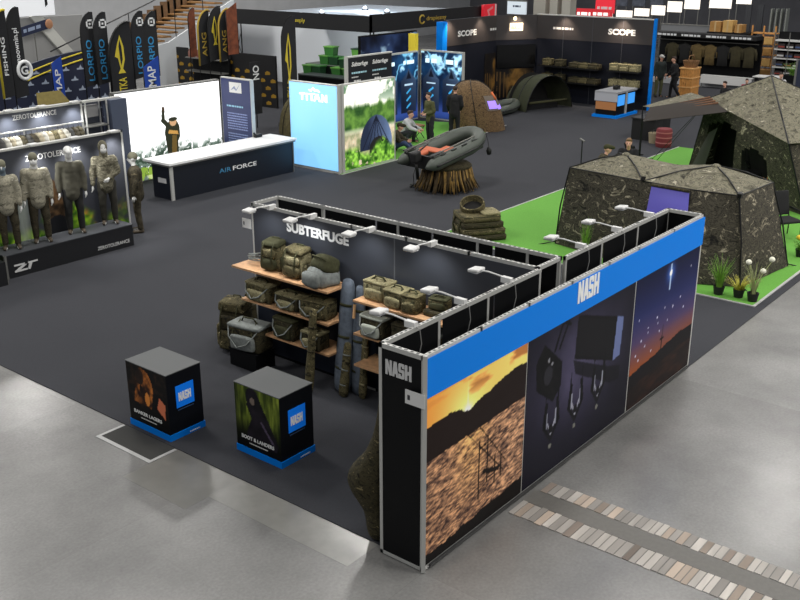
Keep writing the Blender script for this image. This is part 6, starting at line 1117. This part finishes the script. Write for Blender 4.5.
# ---- black clothing stand
CS = thing('clothing_stand', 'long black clothing stand wall with white captions and hanging garments', 'stand', (38.5, 10.5, .012)); MB().box(.5, 0, 0, .65, 4.95, 2.34).build('back_wall', blk, CS); MB().box(-.3, 0, 2.2, .5, 4.95, 2.38).build('canopy', mat('black_canopy', (12, 12, 13), .6), CS); MB().box(-.2, 0, 0, .5, 4.95, .22).build('base_shelf', mat('grey_white_shelf', (170, 172, 174), .5), CS); MB().tube([(.1, 0, 2.02), (.1, 4.95, 2.02)], .02, 6).build('rail', alud, CS)
for k in range(4): bars('caption', (-.305, 4.75-k*1.2, 2.24), -RY, RZ, [(0, .95, 0, .09)], fw, CS, seed=k)
g0 = None; gms = {'tan': mat('tan_coat_cloth', (96, 80, 46), .9, 0, .2, 8), 'black': mat('black_coat_cloth', (24, 24, 24), .9), 'olive': mat('olive_coat_cloth', (56, 51, 30), .9, 0, .2, 8)}
pr2 = {}; od = ['olive', 'black', 'tan', 'tan', 'black', 'olive', 'olive']
for i, k in enumerate(od):
    lb = f'{k} coat hanging in the black clothing stand, {ords[i]} from the left'; lo = (38.6, 14.6-i*.62, 1.93)
    if k in pr2: dup(pr2[k], lo, None, lb)
    else: pr2[k] = garment(lb, lo, 1.57, gms[k], 'coats in the black clothing stand', .95, .56)
panel('stand_front', 'low white display shelf along the foot of the black clothing stand', 'shelf', 37.9, 700, 79, 752, 83, wht, .3, None, True)
# crates, boxes and shelving on the right
q = F(683, 100); t = thing('slatted_crate', 'tall slatted pine crate before the black clothing stand', 'crate', (34.45, 11.75, .012)); pine = mat('orange_pine', (206, 146, 78), .6, 0, .2, 8); pinl = mat('pale_pine_edge', (226, 176, 112), .6)
MB().box(.04, .04, 0, .78, .6, 1.2).build('core', mat('shade_painted_pine', (150, 98, 50), .7), t)  # core pine darkened, shade between the slats put into its colour
for i in range(6): MB().box(0, .0+i*.1, 0, .04, .085+i*.1, 1.22).build('slat', pine, t); MB().box(0.04+i*.125, 0, 0, .15+i*.125, .04, 1.22).build('slat', pine, t)
for z in (.0, .4, .8, 1.2): MB().box(-.02, -.02, z, .82, .64, z+.05).build('band', pinl, t)
q2 = thing('wicker_basket', 'round brown basket on top of the slatted pine crate', 'basket', (34.85, 12.05, 1.262)); MB().lathe([(0, 0), (.28, 0), (.36, .28), (.33, .28), (.26, .04), (0, .04)], n=18).build('body', mat('wicker', (130, 96, 62), .8, 0, .3, 20), q2, 40); MB().tube([(-.34, 0, .26), (-.2, 0, .5), (.2, 0, .5), (.34, 0, .26)], .02, 6).build('handle', mat('wicker', (130, 96, 62), .8), q2, 0)
card = mat('brown_cardboard', (176, 130, 70), .8, 0, .15, 4); cl = mat('tan_cardboard', (206, 164, 96), .8, 0, .15, 4)
def boxes(label, x, px0, py0, px1, py1, m, base=None, nm='cardboard_box', cat='box', group=None):
    a, b_ = PX(px0, py1, x), PX(px1, py0, x); t = thing(nm, label, cat, (x, (a.y+b_.y)/2, a.z if base is None else base), 0, group); z = b_.z-(a.z if base is None else base); hw = (a.y-b_.y)/2
    MB().box(0, -hw, 0, .6, hw, z).build('carton', m, t); MB().box(-.003, -.04, 0, .603, .04, z+.003).build('tape', mat('parcel_tape', (196, 166, 116), .5), t); return t
shf = panel('storage_platform', 'dark storage platform holding cardboard boxes behind the black clothing stand', 'platform', 40.6, 706, 34, 748, 39, blk, 1.2)
for i, (a, b_, c, d) in enumerate([(709, 22, 721, 34), (722, 21, 733, 34), (734, 25, 742, 34)]): boxes(f'cardboard box on the storage platform, {ords[i].replace("leftmost", "left") if i == 0 else ["", "middle", "right"][i]} of three', 40.8, a, b_, c, d, [card, cl, card][i], None, group='cardboard boxes on the storage platform')
ws = thing('wooden_rack', 'tall wooden rack stacked with pine boxes left of the white shelving', 'rack', (41, 10.6, .012)); zt = PX(765, 26, 41).z
for y in (0, .55, 1.1): MB().box(0, y, 0, .06, y+.06, zt).build('upright', pine, ws)
for k in range(5): MB().box(0, 0, .3+k*.5, .6, 1.16, .34+k*.5).build('shelf', pine, ws)
for k in range(4):
    for j in range(2): 
        o = thing('pine_box', f'pine box on the wooden rack, {["lowest", "second", "third", "top"][k]} shelf {["right", "left"][j]}', 'box', (41.1, 10.9+j*.54, .354+k*.5), 0, 'pine boxes on the wooden rack'); MB().box(-.15, -.2, 0, .3, .2, .32).build('carton', [card, cl][(k+j) % 2], o); MB().box(-.155, -.21, .3, .305, .21, .34).build('lid', pinl, o)
for i, px in enumerate((768, 773, 778, 783)): panel('grey_locker', f'tall grey locker panel above the wooden rack, {ords[i]} from the left', 'locker', 43, px, 9, px+4.4, 34, mat('grey_green_locker', (128, 132, 126), .6), .4, None, True, 'door')['group'] = 'grey locker panels'
for i, (a, b_) in enumerate(((743, 752), (755, 764))): panel('dark_panel', f'dark grey standing panel behind the cardboard boxes, {["left", "right"][i]} of two', 'panel', 43.5, a, 5, b_, 34, mat('dark_grey_panel', (52, 54, 58), .6), .1)['group'] = 'dark panels at the back right'
su = thing('shelving_unit', 'black shelving unit with white shelves full of small goods at the right edge', 'shelving', (40, 8.2, .012)); MB().box(.6, 0, 0, .66, 2.1, 2.5).build('back', blk, su); goods = mat('dark_mixed_goods', (58, 50, 50), .8, 0, .6, 9)
for y in (0, .7, 1.4, 2.06): MB().box(0, y, 0, .04, y+.04, 2.5).build('upright', alud, su)
for k in range(5):
    z = .5+k*.4; MB().box(0, 0, z, .6, 2.1, z+.05).build('shelf', wht, su)
    for j in range(5):
        if k < 4: o = thing('goods_carton', f'small dark carton on the white shelving, {["lowest", "second", "third", "top"][k]} shelf, {["first", "second", "third", "fourth", "last"][j]} from the right', 'carton', (40.25, 8.42+j*.39, z+.062), 0, 'small cartons on the white shelving'); q_ = R.uniform(.16, .26); MB().box(-.15, -.15, 0, .15, .15, q_).build('carton', goods, o); MB().box(-.153, -.15, q_*.3, -.15, .15, q_*.6).build('label_band', [wht, mat('red_label', (150, 60, 50), .6), mat('blue_label', (60, 80, 120), .6)][(j+k) % 3], o)
t = thing('white_table', 'white table before the shelving at the right', 'table', (37.4, 8.6, .012)); MB().box(0, 0, .72, .8, 1.6, .76).build('tabletop', wht, t)
for x in (.05, .72):
    for y in (.05, 1.52): MB().box(x, y, 0, x+.04, y+.04, .72).build('leg', alud, t)
t = thing('planter', 'bushy green plant in a dark trough beside the dark blue panel at the right', 'plant', (36.2, 7.9, .012)); MB().box(-.25, -.5, 0, .25, .5, 1.1).build('trough', blk, t); fo = blades(160, .55, .5, .4, 12, 1); fo.v = [(x, y, z+1.0) for x, y, z in fo.v]; fo.build('foliage', lime, t)
t = thing('partition_wall', 'dark blue partition wall at the right edge beyond the pyramid-roofed tent', 'exhibition wall', (33.5, 4.6, .012)); MB().box(0, 0, 0, .12, 2.55, 2.0).build('panel', mat('dark_slate_blue_panel', (34, 42, 62), .5), t); MB().box(-.02, 2.5, 0, .14, 2.58, 2.02).build('post', alud, t); MB().box(0, 0, 2.0, .12, 2.55, 2.03).build('rail', alud, t)
# ---- people in the background
P_ = lambda top, legs, **k: dict(skin=skin, top=top, legs=legs, shoe=shoeb, hair=hairb, **k)
q = F(657.5, 97); figure('person', 'person in a grey cap, dark jacket and green trousers beside the blue post', 'person', (q.x, q.y, .012), -.6, P_(mat('dark_green_jacket', (30, 38, 36), .9), mat('green_trousers', (82, 84, 56), .9), hat=mat('grey_cap', (170, 168, 164), .8)), 'stand', 1.8, None, .05, None, 0, 'cap', vox=.03)
q = F(673, 98); figure('person', 'person in black walking towards the pine crate beside the man in a cap', 'person', (q.x, q.y, .012), -2.4, P_(blk_c, blk_c), 'walk', 1.76, {'r': ((-.05, -.05, -.28), (.02, -.25, -.4)), 'l': ((.05, .0, -.28), (.02, -.2, -.42))}, .05, vox=.03)
q = F(728, 84, 1.4); figure('person', 'person with long hair in dark clothes seen above the pyramid-roofed tent', 'person', (q.x, q.y, .012), -1.9, P_(blk_c, blk_c), 'stand', 1.5, None, .25, vox=.03)
q = F(747, 80, 1.3); figure('person', 'person in a red patterned scarf beside the long-haired person above the tent', 'person', (q.x, q.y, .012), -1.2, P_(mat('red_patterned_top', (120, 50, 56), .9, 0, .5, 12), blk_c), 'stand', 1.35, None, .2, vox=.03)
q = F(780, 76, 1.55); figure('person', 'person in a white top bending behind the peak of the pyramid-roofed tent', 'person', (q.x, q.y, .012), -1.0, P_(mat('white_top', (206, 206, 206), .9), blk_c), 'stand', 1.68, {'r': ((.0, -.2, -.2), (.1, -.42, -.1)), 'l': ((.05, .0, -.28), (.02, -.2, -.42))}, .2, vox=.03)
